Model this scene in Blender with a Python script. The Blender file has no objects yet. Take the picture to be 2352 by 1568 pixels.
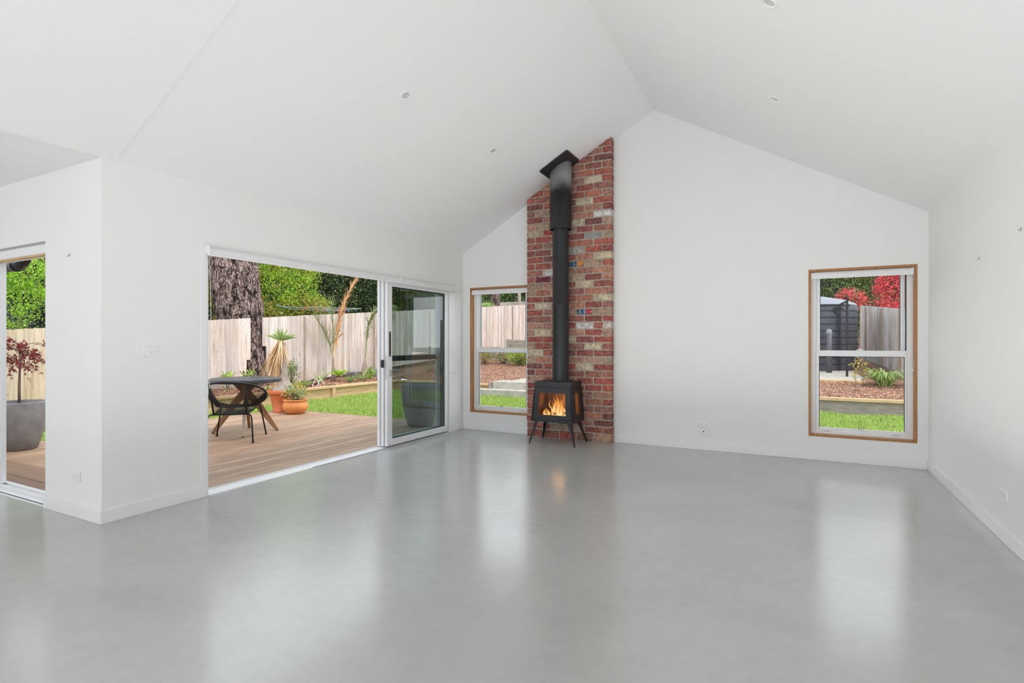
import bpy, bmesh, math, random
from math import sin, cos, pi, radians as R
from mathutils import Vector as V, Matrix, noise

# ------------------------------------------------------------------ scene
sc = bpy.context.scene
col = sc.collection
RND = random.Random(7)

# room dimensions (metres, floor at z = 0, camera above the origin)
XL, XR, YG, YC, YB = -4.10, 1.145, 6.385, 1.93, -4.6
ZW, XRG, ZRG = 2.452, -1.45, 3.94
ML = (ZRG - ZW) / (XRG - XL)
MR = (ZRG - ZW) / (XR - XRG)
ZD = -0.06          # deck level
ZL = -0.20          # lawn level

# ------------------------------------------------------------------ materials
def mat(name, color=(.8, .8, .8), rough=.5, metal=0.0, spec=.5, noise_amt=0, nscale=5, color2=None, stretch=(1, 1, 1),
        bump=0, bscale=40, island=0, coat=0, emit=None, estr=0, detail=6, trans=0, bstretch=(1, 1, 1)):
    m = bpy.data.materials.new(name); m.use_nodes = True
    nt = m.node_tree; N = nt.nodes; L = nt.links
    b = N['Principled BSDF']
    b.inputs['Base Color'].default_value = (*color, 1)
    b.inputs['Roughness'].default_value = rough
    b.inputs['Metallic'].default_value = metal
    b.inputs['Specular IOR Level'].default_value = spec
    b.inputs['Coat Weight'].default_value = coat
    if emit:
        b.inputs['Emission Color'].default_value = (*emit, 1); b.inputs['Emission Strength'].default_value = estr
    tc = N.new('ShaderNodeTexCoord')
    src = None
    if noise_amt or color2:
        mp = N.new('ShaderNodeMapping'); mp.inputs['Scale'].default_value = stretch
        L.new(tc.outputs['Object'], mp.inputs['Vector'])
        nz = N.new('ShaderNodeTexNoise'); nz.inputs['Scale'].default_value = nscale; nz.inputs['Detail'].default_value = detail
        L.new(mp.outputs['Vector'], nz.inputs['Vector'])
        rp = N.new('ShaderNodeValToRGB'); c2 = color2 or tuple(max(0, c * (1 - noise_amt)) for c in color)
        rp.color_ramp.elements[0].position = .32; rp.color_ramp.elements[1].position = .68
        rp.color_ramp.elements[0].color = (*c2, 1); rp.color_ramp.elements[1].color = (*color, 1)
        L.new(nz.outputs['Fac'], rp.inputs['Fac']); src = rp.outputs['Color']
    if island:
        g = N.new('ShaderNodeNewGeometry')
        hs = N.new('ShaderNodeHueSaturation')
        mr = N.new('ShaderNodeMapRange'); mr.inputs[3].default_value = 1 - island; mr.inputs[4].default_value = 1 + island
        L.new(g.outputs['Random Per Island'], mr.inputs[0]); L.new(mr.outputs[0], hs.inputs['Value'])
        mh = N.new('ShaderNodeMath'); mh.operation = 'MULTIPLY'; mh.inputs[1].default_value = 37.7
        L.new(g.outputs['Random Per Island'], mh.inputs[0])
        fr = N.new('ShaderNodeMath'); fr.operation = 'FRACT'; L.new(mh.outputs[0], fr.inputs[0])
        mr2 = N.new('ShaderNodeMapRange'); mr2.inputs[3].default_value = .5 - island * .05; mr2.inputs[4].default_value = .5 + island * .05
        L.new(fr.outputs[0], mr2.inputs[0]); L.new(mr2.outputs[0], hs.inputs['Hue'])
        if src: L.new(src, hs.inputs['Color'])
        else: hs.inputs['Color'].default_value = (*color, 1)
        src = hs.outputs['Color']
    if src: L.new(src, b.inputs['Base Color'])
    if bump:
        mp2 = N.new('ShaderNodeMapping'); mp2.inputs['Scale'].default_value = bstretch
        L.new(tc.outputs['Object'], mp2.inputs['Vector'])
        n2 = N.new('ShaderNodeTexNoise'); n2.inputs['Scale'].default_value = bscale; n2.inputs['Detail'].default_value = 4
        L.new(mp2.outputs['Vector'], n2.inputs['Vector'])
        bp = N.new('ShaderNodeBump'); bp.inputs['Strength'].default_value = bump; bp.inputs['Distance'].default_value = .02
        L.new(n2.outputs['Fac'], bp.inputs['Height']); L.new(bp.outputs['Normal'], b.inputs['Normal'])
    if trans:       # leaf translucency
        tr = N.new('ShaderNodeBsdfTranslucent'); mx = N.new('ShaderNodeMixShader'); mx.inputs[0].default_value = trans
        if src: L.new(src, tr.inputs['Color'])
        else: tr.inputs['Color'].default_value = (*color, 1)
        L.new(b.outputs[0], mx.inputs[1]); L.new(tr.outputs[0], mx.inputs[2])
        L.new(mx.outputs[0], N['Material Output'].inputs['Surface'])
    return m

def glass_mat(name, tint=(.97, .98, .98), refl=1.0):
    m = bpy.data.materials.new(name); m.use_nodes = True
    nt = m.node_tree; N = nt.nodes; L = nt.links
    N.remove(N['Principled BSDF'])
    t = N.new('ShaderNodeBsdfTransparent'); t.inputs[0].default_value = (*tint, 1)
    g = N.new('ShaderNodeBsdfGlossy'); g.inputs['Roughness'].default_value = .01
    f = N.new('ShaderNodeFresnel'); f.inputs[0].default_value = 1.5
    mu = N.new('ShaderNodeMath'); mu.operation = 'MULTIPLY'; mu.inputs[1].default_value = refl
    L.new(f.outputs[0], mu.inputs[0])
    mx = N.new('ShaderNodeMixShader'); L.new(mu.outputs[0], mx.inputs[0])
    L.new(t.outputs[0], mx.inputs[1]); L.new(g.outputs[0], mx.inputs[2])
    L.new(mx.outputs[0], N['Material Output'].inputs['Surface'])
    return m

M = {}
M['wall'] = mat('wall_paint', (.845, .845, .835), .75, spec=.25, bump=.03, bscale=300)
M['ceiling'] = mat('ceiling_paint', (.86, .86, .86), .8, spec=.2, bump=.02, bscale=300)
M['trim'] = mat('gloss_trim_paint', (.86, .86, .86), .35, spec=.4)
M['joint'] = mat('joint_paint', (.89, .89, .89), .6)
M['white'] = mat('white_aluminium', (.86, .87, .88), .28, spec=.5)
M['rubber'] = mat('black_rubber', (.02, .02, .022), .6)
M['plastic'] = mat('white_plastic', (.84, .84, .83), .3)
M['plastic_dark'] = mat('socket_slots', (.18, .18, .18), .5)
M['blind'] = mat('blind_fabric', (.82, .82, .83), .6, bump=.05, bscale=400)
M['steel'] = mat('brushed_steel', (.55, .53, .5), .35, metal=.9)
M['bronze'] = mat('bronze_pull', (.23, .17, .14), .35, metal=.6)
M['brass'] = mat('brass_hook', (.55, .46, .3), .3, metal=.9)
M['cedar'] = mat('oiled_timber_frame', (.50, .235, .075), .38, nscale=3, color2=(.33, .135, .035), stretch=(14, 14, 1.2))
M['glass'] = glass_mat('window_glass', (.97, .975, .97), .55)
M['tint'] = glass_mat('tinted_door_glass', (.55, .645, .63), 1.6)
M['lens'] = mat('downlight_lens', (.62, .62, .62), .25)
M['mortar'] = mat('grey_mortar', (.52, .475, .405), .95, nscale=25, color2=(.40, .355, .295), bump=.5, bscale=120)
M['soot'] = mat('matt_black_steel', (.022, .023, .026), .42, spec=.45, nscale=3, color2=(.017, .018, .02))
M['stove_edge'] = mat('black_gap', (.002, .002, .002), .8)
M['fire_glass'] = glass_mat('stove_glass', (.96, .93, .9), .6)
M['firebrick'] = mat('sooty_firebrick', (.44, .25, .13), .9, nscale=9, color2=(.09, .045, .025), stretch=(1, 1, .4))
M['log'] = mat('charred_log', (.06, .045, .04), .9, nscale=20, color2=(.015, .012, .01), bump=.8, bscale=60)

def floor_mat():
    m = bpy.data.materials.new('polished_concrete'); m.use_nodes = True
    nt = m.node_tree; N = nt.nodes; L = nt.links; b = N['Principled BSDF']
    tc = N.new('ShaderNodeTexCoord')
    def nz(s, d, r=.55, dist=0):
        n = N.new('ShaderNodeTexNoise'); n.inputs['Scale'].default_value = s; n.inputs['Detail'].default_value = d
        n.inputs['Roughness'].default_value = r; n.inputs['Distortion'].default_value = dist
        L.new(tc.outputs['Object'], n.inputs['Vector']); return n
    a = nz(.9, 9, .6, .6); bb = nz(14, 6); c = nz(110, 3)
    r1 = N.new('ShaderNodeValToRGB'); e = r1.color_ramp.elements
    e[0].position = .3; e[0].color = (.425, .432, .418, 1); e[1].position = .72; e[1].color = (.50, .505, .492, 1)
    L.new(a.outputs['Fac'], r1.inputs['Fac'])
    r2 = N.new('ShaderNodeValToRGB'); e = r2.color_ramp.elements
    e[0].position = .35; e[0].color = (.975, .975, .975, 1); e[1].position = .65; e[1].color = (1.02, 1.02, 1.02, 1)
    L.new(bb.outputs['Fac'], r2.inputs['Fac'])
    mx = N.new('ShaderNodeMixRGB'); mx.blend_type = 'MULTIPLY'; mx.inputs[0].default_value = 1
    L.new(r1.outputs[0], mx.inputs[1]); L.new(r2.outputs[0], mx.inputs[2])
    vo = N.new('ShaderNodeTexVoronoi'); vo.inputs['Scale'].default_value = 26; L.new(tc.outputs['Object'], vo.inputs['Vector'])   # sparse pale aggregate specks
    r3 = N.new('ShaderNodeValToRGB'); e = r3.color_ramp.elements
    e[0].position = .055; e[0].color = (.55, .55, .55, 1); e[1].position = .075; e[1].color = (0, 0, 0, 1)
    L.new(vo.outputs['Distance'], r3.inputs['Fac'])
    msk = N.new('ShaderNodeMath'); msk.operation = 'GREATER_THAN'; msk.inputs[1].default_value = .55; L.new(nz(.7, 2).outputs['Fac'], msk.inputs[0])
    mm = N.new('ShaderNodeMath'); mm.operation = 'MULTIPLY'; L.new(r3.outputs[0], mm.inputs[0]); L.new(msk.outputs[0], mm.inputs[1])
    mx2 = N.new('ShaderNodeMixRGB'); mx2.inputs[2].default_value = (.6, .6, .58, 1)
    L.new(mm.outputs[0], mx2.inputs[0]); L.new(mx.outputs[0], mx2.inputs[1])
    L.new(mx2.outputs[0], b.inputs['Base Color'])
    rr = N.new('ShaderNodeMapRange'); rr.inputs[3].default_value = .17; rr.inputs[4].default_value = .25
    a2 = nz(1.6, 7, .6, .8)
    L.new(a2.outputs['Fac'], rr.inputs[0]); L.new(rr.outputs[0], b.inputs['Roughness'])
    b.inputs['Specular IOR Level'].default_value = 1.0
    return m
M['floor'] = floor_mat()

def attr_mat(name, rough=.9, bump=.6, bscale=90, speck=None, sscale=45):
    m = bpy.data.materials.new(name); m.use_nodes = True
    nt = m.node_tree; N = nt.nodes; L = nt.links; b = N['Principled BSDF']
    at = N.new('ShaderNodeAttribute'); at.attribute_name = 'Col'
    tc = N.new('ShaderNodeTexCoord')
    n = N.new('ShaderNodeTexNoise'); n.inputs['Scale'].default_value = sscale; n.inputs['Detail'].default_value = 6
    L.new(tc.outputs['Object'], n.inputs['Vector'])
    src = at.outputs['Color']
    if speck:
        r = N.new('ShaderNodeValToRGB'); e = r.color_ramp.elements
        e[0].position = .52; e[0].color = (0, 0, 0, 1); e[1].position = .68; e[1].color = (.8, .8, .8, 1)
        L.new(n.outputs['Fac'], r.inputs['Fac'])
        mx = N.new('ShaderNodeMixRGB'); mx.inputs[2].default_value = (*speck, 1)
        L.new(r.outputs[0], mx.inputs[0]); L.new(src, mx.inputs[1]); src = mx.outputs[0]
        n3 = N.new('ShaderNodeTexNoise'); n3.inputs['Scale'].default_value = 28; n3.inputs['Detail'].default_value = 5
        L.new(tc.outputs['Object'], n3.inputs['Vector'])
        r3 = N.new('ShaderNodeValToRGB'); e = r3.color_ramp.elements
        e[0].position = .3; e[0].color = (.55, .5, .5, 1); e[1].position = .6; e[1].color = (1.1, 1.1, 1.1, 1)
        L.new(n3.outputs['Fac'], r3.inputs['Fac'])
        m2 = N.new('ShaderNodeMixRGB'); m2.blend_type = 'MULTIPLY'; m2.inputs[0].default_value = 1
        L.new(src, m2.inputs[1]); L.new(r3.outputs[0], m2.inputs[2]); src = m2.outputs[0]
    L.new(src, b.inputs['Base Color']); b.inputs['Roughness'].default_value = rough
    b.inputs['Specular IOR Level'].default_value = .25
    bp = N.new('ShaderNodeBump'); bp.inputs['Strength'].default_value = bump; bp.inputs['Distance'].default_value = .01
    n2 = N.new('ShaderNodeTexNoise'); n2.inputs['Scale'].default_value = bscale; n2.inputs['Detail'].default_value = 5
    L.new(tc.outputs['Object'], n2.inputs['Vector']); L.new(n2.outputs['Fac'], bp.inputs['Height'])
    L.new(bp.outputs['Normal'], b.inputs['Normal'])
    return m
M['brick'] = attr_mat('reclaimed_brick', speck=(.54, .44, .38), sscale=95)

def flame_mat():
    m = bpy.data.materials.new('flame'); m.use_nodes = True
    nt = m.node_tree; N = nt.nodes; L = nt.links
    N.remove(N['Principled BSDF'])
    at = N.new('ShaderNodeAttribute'); at.attribute_name = 'Col'
    em = N.new('ShaderNodeEmission'); em.inputs['Strength'].default_value = .95
    L.new(at.outputs['Color'], em.inputs['Color'])
    tr = N.new('ShaderNodeBsdfTransparent'); mx = N.new('ShaderNodeMixShader')
    L.new(at.outputs['Alpha'], mx.inputs[0]); L.new(tr.outputs[0], mx.inputs[1]); L.new(em.outputs[0], mx.inputs[2])
    L.new(mx.outputs[0], N['Material Output'].inputs['Surface'])
    return m
M['flame'] = flame_mat()
M['ember'] = mat('glowing_ember', (.3, .05, .01), .9, emit=(1, .3, .05), estr=1.6, nscale=20)

# outdoor
M['deck'] = mat('weathered_deck_board', (.47, .31, .20), .6, nscale=2.2, color2=(.27, .165, .10), stretch=(18, 1, 1), island=.16, bump=.15, bscale=6, bstretch=(40, 1, 1))
M['deckx'] = mat('dark_border_board', (.27, .155, .09), .55, nscale=2.2, color2=(.19, .105, .06), stretch=(1, 18, 1), island=.14)
M['postwood'] = mat('fence_post_timber', (.42, .33, .25), .85, nscale=3, color2=(.30, .23, .17), stretch=(8, 8, 1))
M['pine'] = mat('treated_pine_sleeper', (.66, .46, .25), .8, nscale=2.5, color2=(.52, .34, .17), stretch=(2, 1, 9), island=.1, bump=.2, bscale=30)
M['pine_grey'] = mat('weathered_pine_sleeper', (.38, .335, .285), .85, nscale=3, color2=(.25, .215, .18), stretch=(1.5, 2, 9), island=.12)
M['concrete'] = mat('pale_concrete', (.52, .475, .41), .85, nscale=6, color2=(.36, .33, .28), bump=.2, bscale=60)
M['soil'] = mat('bark_mulch_ground', (.40, .215, .135), .95, nscale=30, color2=(.19, .10, .065), bump=.8, bscale=60)
M['chip'] = mat('bark_chip', (.52, .285, .18), .9, island=.5)
M['lawn'] = mat('lawn_soil', (.13, .21, .045), .95, nscale=10, color2=(.08, .13, .025))
M['grass'] = mat('grass_blade', (.44, .57, .14), .6, island=.5, trans=.35)
M['stone'] = mat('grey_stone_block', (.24, .22, .2), .9, nscale=12, color2=(.12, .11, .1), bump=.6)
M['trunk'] = None
M['twig'] = mat('brown_twig', (.20, .145, .10), .9)
M['palm_stem'] = mat('palm_stem_fibre', (.42, .33, .26), .9, nscale=8, color2=(.22, .15, .11), stretch=(3, 3, 1))
M['ponytail'] = mat('grey_ponytail_trunk', (.46, .39, .32), .9, nscale=14, color2=(.27, .22, .18), stretch=(1, 1, .5), bump=.6)
M['skirt'] = mat('dry_straw_leaf', (.74, .50, .27), .8, island=.5)
M['frond_dry'] = mat('dry_orange_frond', (.68, .40, .20), .8, island=.4)
M['frond_green'] = mat('olive_palm_frond', (.22, .26, .09), .7, island=.4)
M['strap_green'] = mat('strap_leaf_green', (.33, .45, .13), .5, island=.35, trans=.25)
M['lime'] = mat('lime_green_leaf', (.40, .63, .06), .5, island=.35, trans=.4)
M['midgreen'] = mat('mid_green_leaf', (.19, .33, .06), .55, island=.45, trans=.3)
M['yellowleaf'] = mat('golden_leaf', (.50, .42, .07), .55, island=.35, trans=.3)
M['darkgreen'] = mat('dark_evergreen_leaf', (.055, .10, .032), .45, island=.6, trans=.15)
M['hedge'] = mat('olive_hedge_leaf', (.20, .235, .085), .55, island=.55, trans=.25)
M['redleaf'] = mat('scarlet_leaf', (.78, .09, .12), .5, island=.45, trans=.3)
M['pinkleaf'] = mat('pale_pink_blossom', (.66, .47, .38), .6, island=.35, trans=.3)
M['maple'] = mat('burgundy_maple_leaf', (.27, .035, .04), .5, island=.5, trans=.3)
M['darkred'] = mat('dark_red_rosette', (.10, .015, .02), .5, island=.4)
M['variegated'] = mat('variegated_leaf', (.42, .50, .24), .5, island=.5, trans=.3)
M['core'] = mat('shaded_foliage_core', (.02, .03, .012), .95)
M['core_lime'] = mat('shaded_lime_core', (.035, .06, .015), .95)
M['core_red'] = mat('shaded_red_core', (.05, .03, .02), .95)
M['terra'] = mat('terracotta', (.58, .165, .06), .7, nscale=4, color2=(.46, .12, .045), stretch=(1, 1, 4))
M['terra2'] = mat('orange_terracotta', (.70, .28, .08), .6, nscale=5, color2=(.56, .20, .055))
M['potgrey'] = mat('grey_cement_pot', (.27, .265, .265), .8, nscale=9, color2=(.19, .185, .185), bump=.3, bscale=80)
M['potsoil'] = mat('potting_soil', (.05, .035, .025), .95)
M['tabletop'] = mat('charcoal_table_top', (.055, .058, .066), .35, nscale=5, color2=(.045, .047, .053))
M['acacia'] = mat('oiled_table_leg', (.34, .18, .085), .5, nscale=4, color2=(.24, .115, .05), stretch=(8, 8, 1))
M['acacia_pale'] = mat('pale_table_leg', (.55, .44, .34), .6, nscale=4, color2=(.45, .35, .26), stretch=(8, 8, 1))  # paler tone of the leg timber, used on one leg
M['black'] = mat('black_powdercoat', (.012, .012, .013), .5, spec=.3)
M['cord'] = mat('black_cord', (.014, .014, .015), .6)
M['tank'] = mat('charcoal_tank', (.062, .067, .082), .55, nscale=3, color2=(.05, .055, .068))
M['tank_top'] = mat('pale_tank_roof', (.24, .25, .28), .6)  # paler than the tank wall; also colours the standpipe cap
M['pipe'] = mat('grey_pipe', (.08, .08, .088), .5)
M['gutter'] = mat('black_downpipe', (.012, .013, .016), .4)
M['green_metal'] = mat('green_clothesline_arm', (.22, .30, .26), .4, metal=.3)
M['wire'] = mat('grey_wire', (.5, .5, .48), .5)
M['peg_red'] = mat('red_peg', (.7, .08, .06), .5)
M['peg_blue'] = mat('blue_peg', (.15, .35, .75), .5)
M['dark_house'] = mat('charcoal_weatherboard', (.03, .036, .055), .6, nscale=3, color2=(.022, .026, .04))
M['extwall'] = mat('white_outside_wall', (.7, .7, .68), .8)

def bark_mat():
    m = bpy.data.materials.new('pine_bark'); m.use_nodes = True
    nt = m.node_tree; N = nt.nodes; L = nt.links; b = N['Principled BSDF']
    tc = N.new('ShaderNodeTexCoord')
    def mapn(sc_):
        mp = N.new('ShaderNodeMapping'); mp.inputs['Scale'].default_value = sc_; L.new(tc.outputs['Object'], mp.inputs['Vector']); return mp
    n0 = N.new('ShaderNodeTexNoise'); n0.inputs['Scale'].default_value = 5.5; n0.inputs['Detail'].default_value = 8; n0.inputs['Roughness'].default_value = .65; L.new(tc.outputs['Object'], n0.inputs['Vector'])
    mp = mapn((15, 15, 4.4))
    ad = N.new('ShaderNodeMixRGB'); ad.blend_type = 'ADD'; ad.inputs[0].default_value = 1
    sm = N.new('ShaderNodeVectorMath'); sm.operation = 'SCALE'; sm.inputs['Scale'].default_value = 3.2; L.new(n0.outputs['Color'], sm.inputs[0])
    L.new(mp.outputs[0], ad.inputs[1]); L.new(sm.outputs[0], ad.inputs[2])
    vo = N.new('ShaderNodeTexVoronoi'); vo.feature = 'DISTANCE_TO_EDGE'; vo.inputs['Scale'].default_value = 1.0; L.new(ad.outputs[0], vo.inputs['Vector'])
    r1 = N.new('ShaderNodeValToRGB'); e = r1.color_ramp.elements; e[0].position = .0; e[0].color = (0, 0, 0, 1); e[1].position = .20; e[1].color = (1, 1, 1, 1)
    n9 = N.new('ShaderNodeTexNoise'); n9.inputs['Scale'].default_value = 1.0; n9.inputs['Detail'].default_value = 6; L.new(mapn((9, 9, 3)).outputs[0], n9.inputs['Vector'])
    ms = N.new('ShaderNodeMath'); ms.operation = 'MULTIPLY_ADD'; ms.inputs[1].default_value = .9; ms.inputs[2].default_value = -.40; L.new(n9.outputs['Fac'], ms.inputs[0])
    aa = N.new('ShaderNodeMath'); aa.operation = 'ADD'; L.new(vo.outputs['Distance'], aa.inputs[0]); L.new(ms.outputs[0], aa.inputs[1])
    L.new(aa.outputs[0], r1.inputs['Fac'])
    n1 = N.new('ShaderNodeTexNoise'); n1.inputs['Scale'].default_value = 1.0; n1.inputs['Detail'].default_value = 9; n1.inputs['Roughness'].default_value = .7
    L.new(mapn((30, 30, 14)).outputs[0], n1.inputs['Vector'])
    r2 = N.new('ShaderNodeValToRGB'); e = r2.color_ramp.elements; e[0].position = .36; e[0].color = (.10, .055, .048, 1); e[1].position = .62; e[1].color = (.56, .47, .44, 1)
    k = e.new(.49); k.color = (.30, .20, .175, 1)
    L.new(n1.outputs['Fac'], r2.inputs['Fac'])
    mx = N.new('ShaderNodeMixRGB'); mx.inputs[1].default_value = (.018, .010, .009, 1)
    L.new(r1.outputs[0], mx.inputs[0]); L.new(r2.outputs[0], mx.inputs[2]); L.new(mx.outputs[0], b.inputs['Base Color'])
    b.inputs['Roughness'].default_value = .95; b.inputs['Specular IOR Level'].default_value = .15
    mu = N.new('ShaderNodeMath'); mu.operation = 'ADD'; L.new(r1.outputs[0], mu.inputs[0]); L.new(n1.outputs['Fac'], mu.inputs[1])
    bp = N.new('ShaderNodeBump'); bp.inputs['Strength'].default_value = 1; bp.inputs['Distance'].default_value = .05
    L.new(mu.outputs[0], bp.inputs['Height']); L.new(bp.outputs['Normal'], b.inputs['Normal'])
    return m
M['trunk'] = bark_mat()

def paling_mat(name, hi, lo, warm):
    m = bpy.data.materials.new(name); m.use_nodes = True
    nt = m.node_tree; N = nt.nodes; L = nt.links; b = N['Principled BSDF']
    tc = N.new('ShaderNodeTexCoord'); g = N.new('ShaderNodeNewGeometry')
    def nz(sc_, det, dist=0):
        mp = N.new('ShaderNodeMapping'); mp.inputs['Scale'].default_value = sc_; L.new(tc.outputs['Object'], mp.inputs['Vector'])
        n = N.new('ShaderNodeTexNoise'); n.inputs['Scale'].default_value = 1; n.inputs['Detail'].default_value = det; n.inputs['Distortion'].default_value = dist
        L.new(mp.outputs[0], n.inputs['Vector']); return n
    grain = nz((26, 26, 1.3), 6, .6); blot = nz((2.2, 2.2, .9), 5); knot = nz((9, 9, 4.5), 3, 2.2)
    r1 = N.new('ShaderNodeValToRGB'); e = r1.color_ramp.elements; e[0].position = .34; e[0].color = (*lo, 1); e[1].position = .56; e[1].color = (*hi, 1)
    L.new(grain.outputs['Fac'], r1.inputs['Fac'])
    r2 = N.new('ShaderNodeValToRGB'); e = r2.color_ramp.elements; e[0].position = .42; e[0].color = (1, 1, 1, 1); e[1].position = .7; e[1].color = (*warm, 1)
    L.new(blot.outputs['Fac'], r2.inputs['Fac'])
    mx = N.new('ShaderNodeMixRGB'); mx.blend_type = 'MULTIPLY'; mx.inputs[0].default_value = 1; L.new(r1.outputs[0], mx.inputs[1]); L.new(r2.outputs[0], mx.inputs[2])
    r3 = N.new('ShaderNodeValToRGB'); e = r3.color_ramp.elements; e[0].position = .66; e[0].color = (1, 1, 1, 1); e[1].position = .72; e[1].color = (.62, .54, .48, 1)
    L.new(knot.outputs['Fac'], r3.inputs['Fac'])
    m2 = N.new('ShaderNodeMixRGB'); m2.blend_type = 'MULTIPLY'; m2.inputs[0].default_value = 1; L.new(mx.outputs[0], m2.inputs[1]); L.new(r3.outputs[0], m2.inputs[2])
    hs = N.new('ShaderNodeHueSaturation'); mr = N.new('ShaderNodeMapRange'); mr.inputs[3].default_value = .78; mr.inputs[4].default_value = 1.12
    L.new(g.outputs['Random Per Island'], mr.inputs[0]); L.new(mr.outputs[0], hs.inputs['Value']); L.new(m2.outputs[0], hs.inputs['Color'])
    L.new(hs.outputs[0], b.inputs['Base Color']); b.inputs['Roughness'].default_value = .9; b.inputs['Specular IOR Level'].default_value = .2
    return m
M['paling'] = paling_mat('grey_weathered_paling', (.66, .585, .535), (.48, .405, .36), (.95, .86, .77))
M['paling_tan'] = paling_mat('tan_paling', (.58, .475, .35), (.42, .335, .24), (.95, .87, .76))
M['paling_old'] = paling_mat('silver_weathered_paling', (.64, .60, .56), (.34, .31, .285), (.9, .86, .82))

# ------------------------------------------------------------------ mesh builder
class MB:
    def __init__(s): s.v = []; s.f = []; s.c = []; s.mi = []; s.sm = []
    def add(s, verts, faces, c=None, mi=0, sm=False):
        o = len(s.v); s.v += [tuple(p) for p in verts]
        for f in faces:
            s.f.append([o + i for i in f]); s.c.append(c); s.mi.append(mi); s.sm.append(sm)
        return s
    def box(s, x0, x1, y0, y1, z0, z1, c=None, mi=0):
        p = [(x0, y0, z0), (x1, y0, z0), (x1, y1, z0), (x0, y1, z0), (x0, y0, z1), (x1, y0, z1), (x1, y1, z1), (x0, y1, z1)]
        return s.add(p, [(0, 3, 2, 1), (4, 5, 6, 7), (0, 1, 5, 4), (1, 2, 6, 5), (2, 3, 7, 6), (3, 0, 4, 7)], c, mi)
    def hexa(s, p, c=None, mi=0):   # 8 points: bottom 4 (ccw), top 4
        return s.add(p, [(0, 3, 2, 1), (4, 5, 6, 7), (0, 1, 5, 4), (1, 2, 6, 5), (2, 3, 7, 6), (3, 0, 4, 7)], c, mi)
    def bar(s, a, b, w, d, up=(0, 0, 1), w2=None, d2=None):  # rectangular bar from a to b
        a, b = V(a), V(b); t = (b - a).normalized(); u = V(up)
        if abs(t.dot(u)) > .98: u = V((1, 0, 0))
        x = t.cross(u).normalized(); y = x.cross(t).normalized()
        w2 = w if w2 is None else w2; d2 = d if d2 is None else d2
        p = []
        for c0, ww, dd in ((a, w, d), (b, w2, d2)):
            p += [c0 - x * ww / 2 - y * dd / 2, c0 + x * ww / 2 - y * dd / 2, c0 + x * ww / 2 + y * dd / 2, c0 - x * ww / 2 + y * dd / 2]
        return s.hexa(p)
    def tube(s, pts, r, n=8, closed=False, cap=True, sm=True):
        pts = [V(p) for p in pts]; k = len(pts); rr = r if isinstance(r, (list, tuple)) else [r] * k
        vs = []; prev = None
        for i, p in enumerate(pts):
            if closed: t = (pts[(i + 1) % k] - pts[i - 1]).normalized()
            else: t = (pts[min(i + 1, k - 1)] - pts[max(i - 1, 0)]).normalized()
            if prev is None:
                u = V((0, 0, 1)) if abs(t.z) < .9 else V((1, 0, 0)); x = t.cross(u).normalized()
            else:
                x = (prev - t * prev.dot(t)).normalized()
            prev = x; y = t.cross(x)
            for j in range(n):
                a = 2 * pi * j / n; vs.append(p + x * cos(a) * rr[i] + y * sin(a) * rr[i])
        fs = []
        for i in range(k if closed else k - 1):
            for j in range(n):
                a = i * n + j; b = i * n + (j + 1) % n; c = ((i + 1) % k) * n + (j + 1) % n; d = ((i + 1) % k) * n + j
                fs.append((a, b, c, d))
        s.add(vs, fs, sm=sm)
        if cap and not closed:
            o = len(s.v) - len(vs)
            s.f.append([o + j for j in range(n)][::-1]); s.c.append(None); s.mi.append(0); s.sm.append(False)
            s.f.append([o + (k - 1) * n + j for j in range(n)]); s.c.append(None); s.mi.append(0); s.sm.append(False)
        return s
    def lathe(s, prof, n=32, c=(0, 0, 0), sm=True, mi=0):
        vs = []; fs = []
        for r, z in prof:
            for j in range(n):
                a = 2 * pi * j / n; vs.append((c[0] + r * cos(a), c[1] + r * sin(a), c[2] + z))
        for i in range(len(prof) - 1):
            for j in range(n):
                fs.append((i * n + j, i * n + (j + 1) % n, (i + 1) * n + (j + 1) % n, (i + 1) * n + j))
        return s.add(vs, fs, sm=sm, mi=mi)
    def disc(s, c, r, n=24, z=0):
        vs = [(c[0] + r * cos(2 * pi * j / n), c[1] + r * sin(2 * pi * j / n), c[2] + z) for j in range(n)]
        return s.add(vs, [tuple(range(n))])
    def build(s, name, m, parent=None, bevel=0, loc=None):
        me = bpy.data.meshes.new(name); me.from_pydata(s.v, [], s.f); me.update()
        ms = m if isinstance(m, (list, tuple)) else [m]
        for q in ms: me.materials.append(q)
        for p, mi, sm in zip(me.polygons, s.mi, s.sm): p.material_index = mi; p.use_smooth = sm
        if any(c is not None for c in s.c):
            ca = me.color_attributes.new('Col', 'FLOAT_COLOR', 'CORNER')
            for p, c in zip(me.polygons, s.c):
                for k, li in enumerate(p.loop_indices):
                    cc = c[k] if c and isinstance(c[0], (tuple, list)) else c
                    cc = cc or (1, 1, 1)
                    ca.data[li].color = (cc[0], cc[1], cc[2], cc[3] if len(cc) > 3 else 1)
        o = bpy.data.objects.new(name, me); col.objects.link(o)
        if parent is not None:
            o.parent = parent; o.matrix_parent_inverse = Matrix.Translation(-parent.location)
        elif loc is not None:   # keep the shape where it is but put the origin at loc
            me.transform(Matrix.Translation(-V(loc))); o.location = loc
        if bevel:
            b = o.modifiers.new('bevel', 'BEVEL'); b.width = bevel; b.segments = 2; b.limit_method = 'ANGLE'; b.angle_limit = R(40)
        return o

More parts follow.
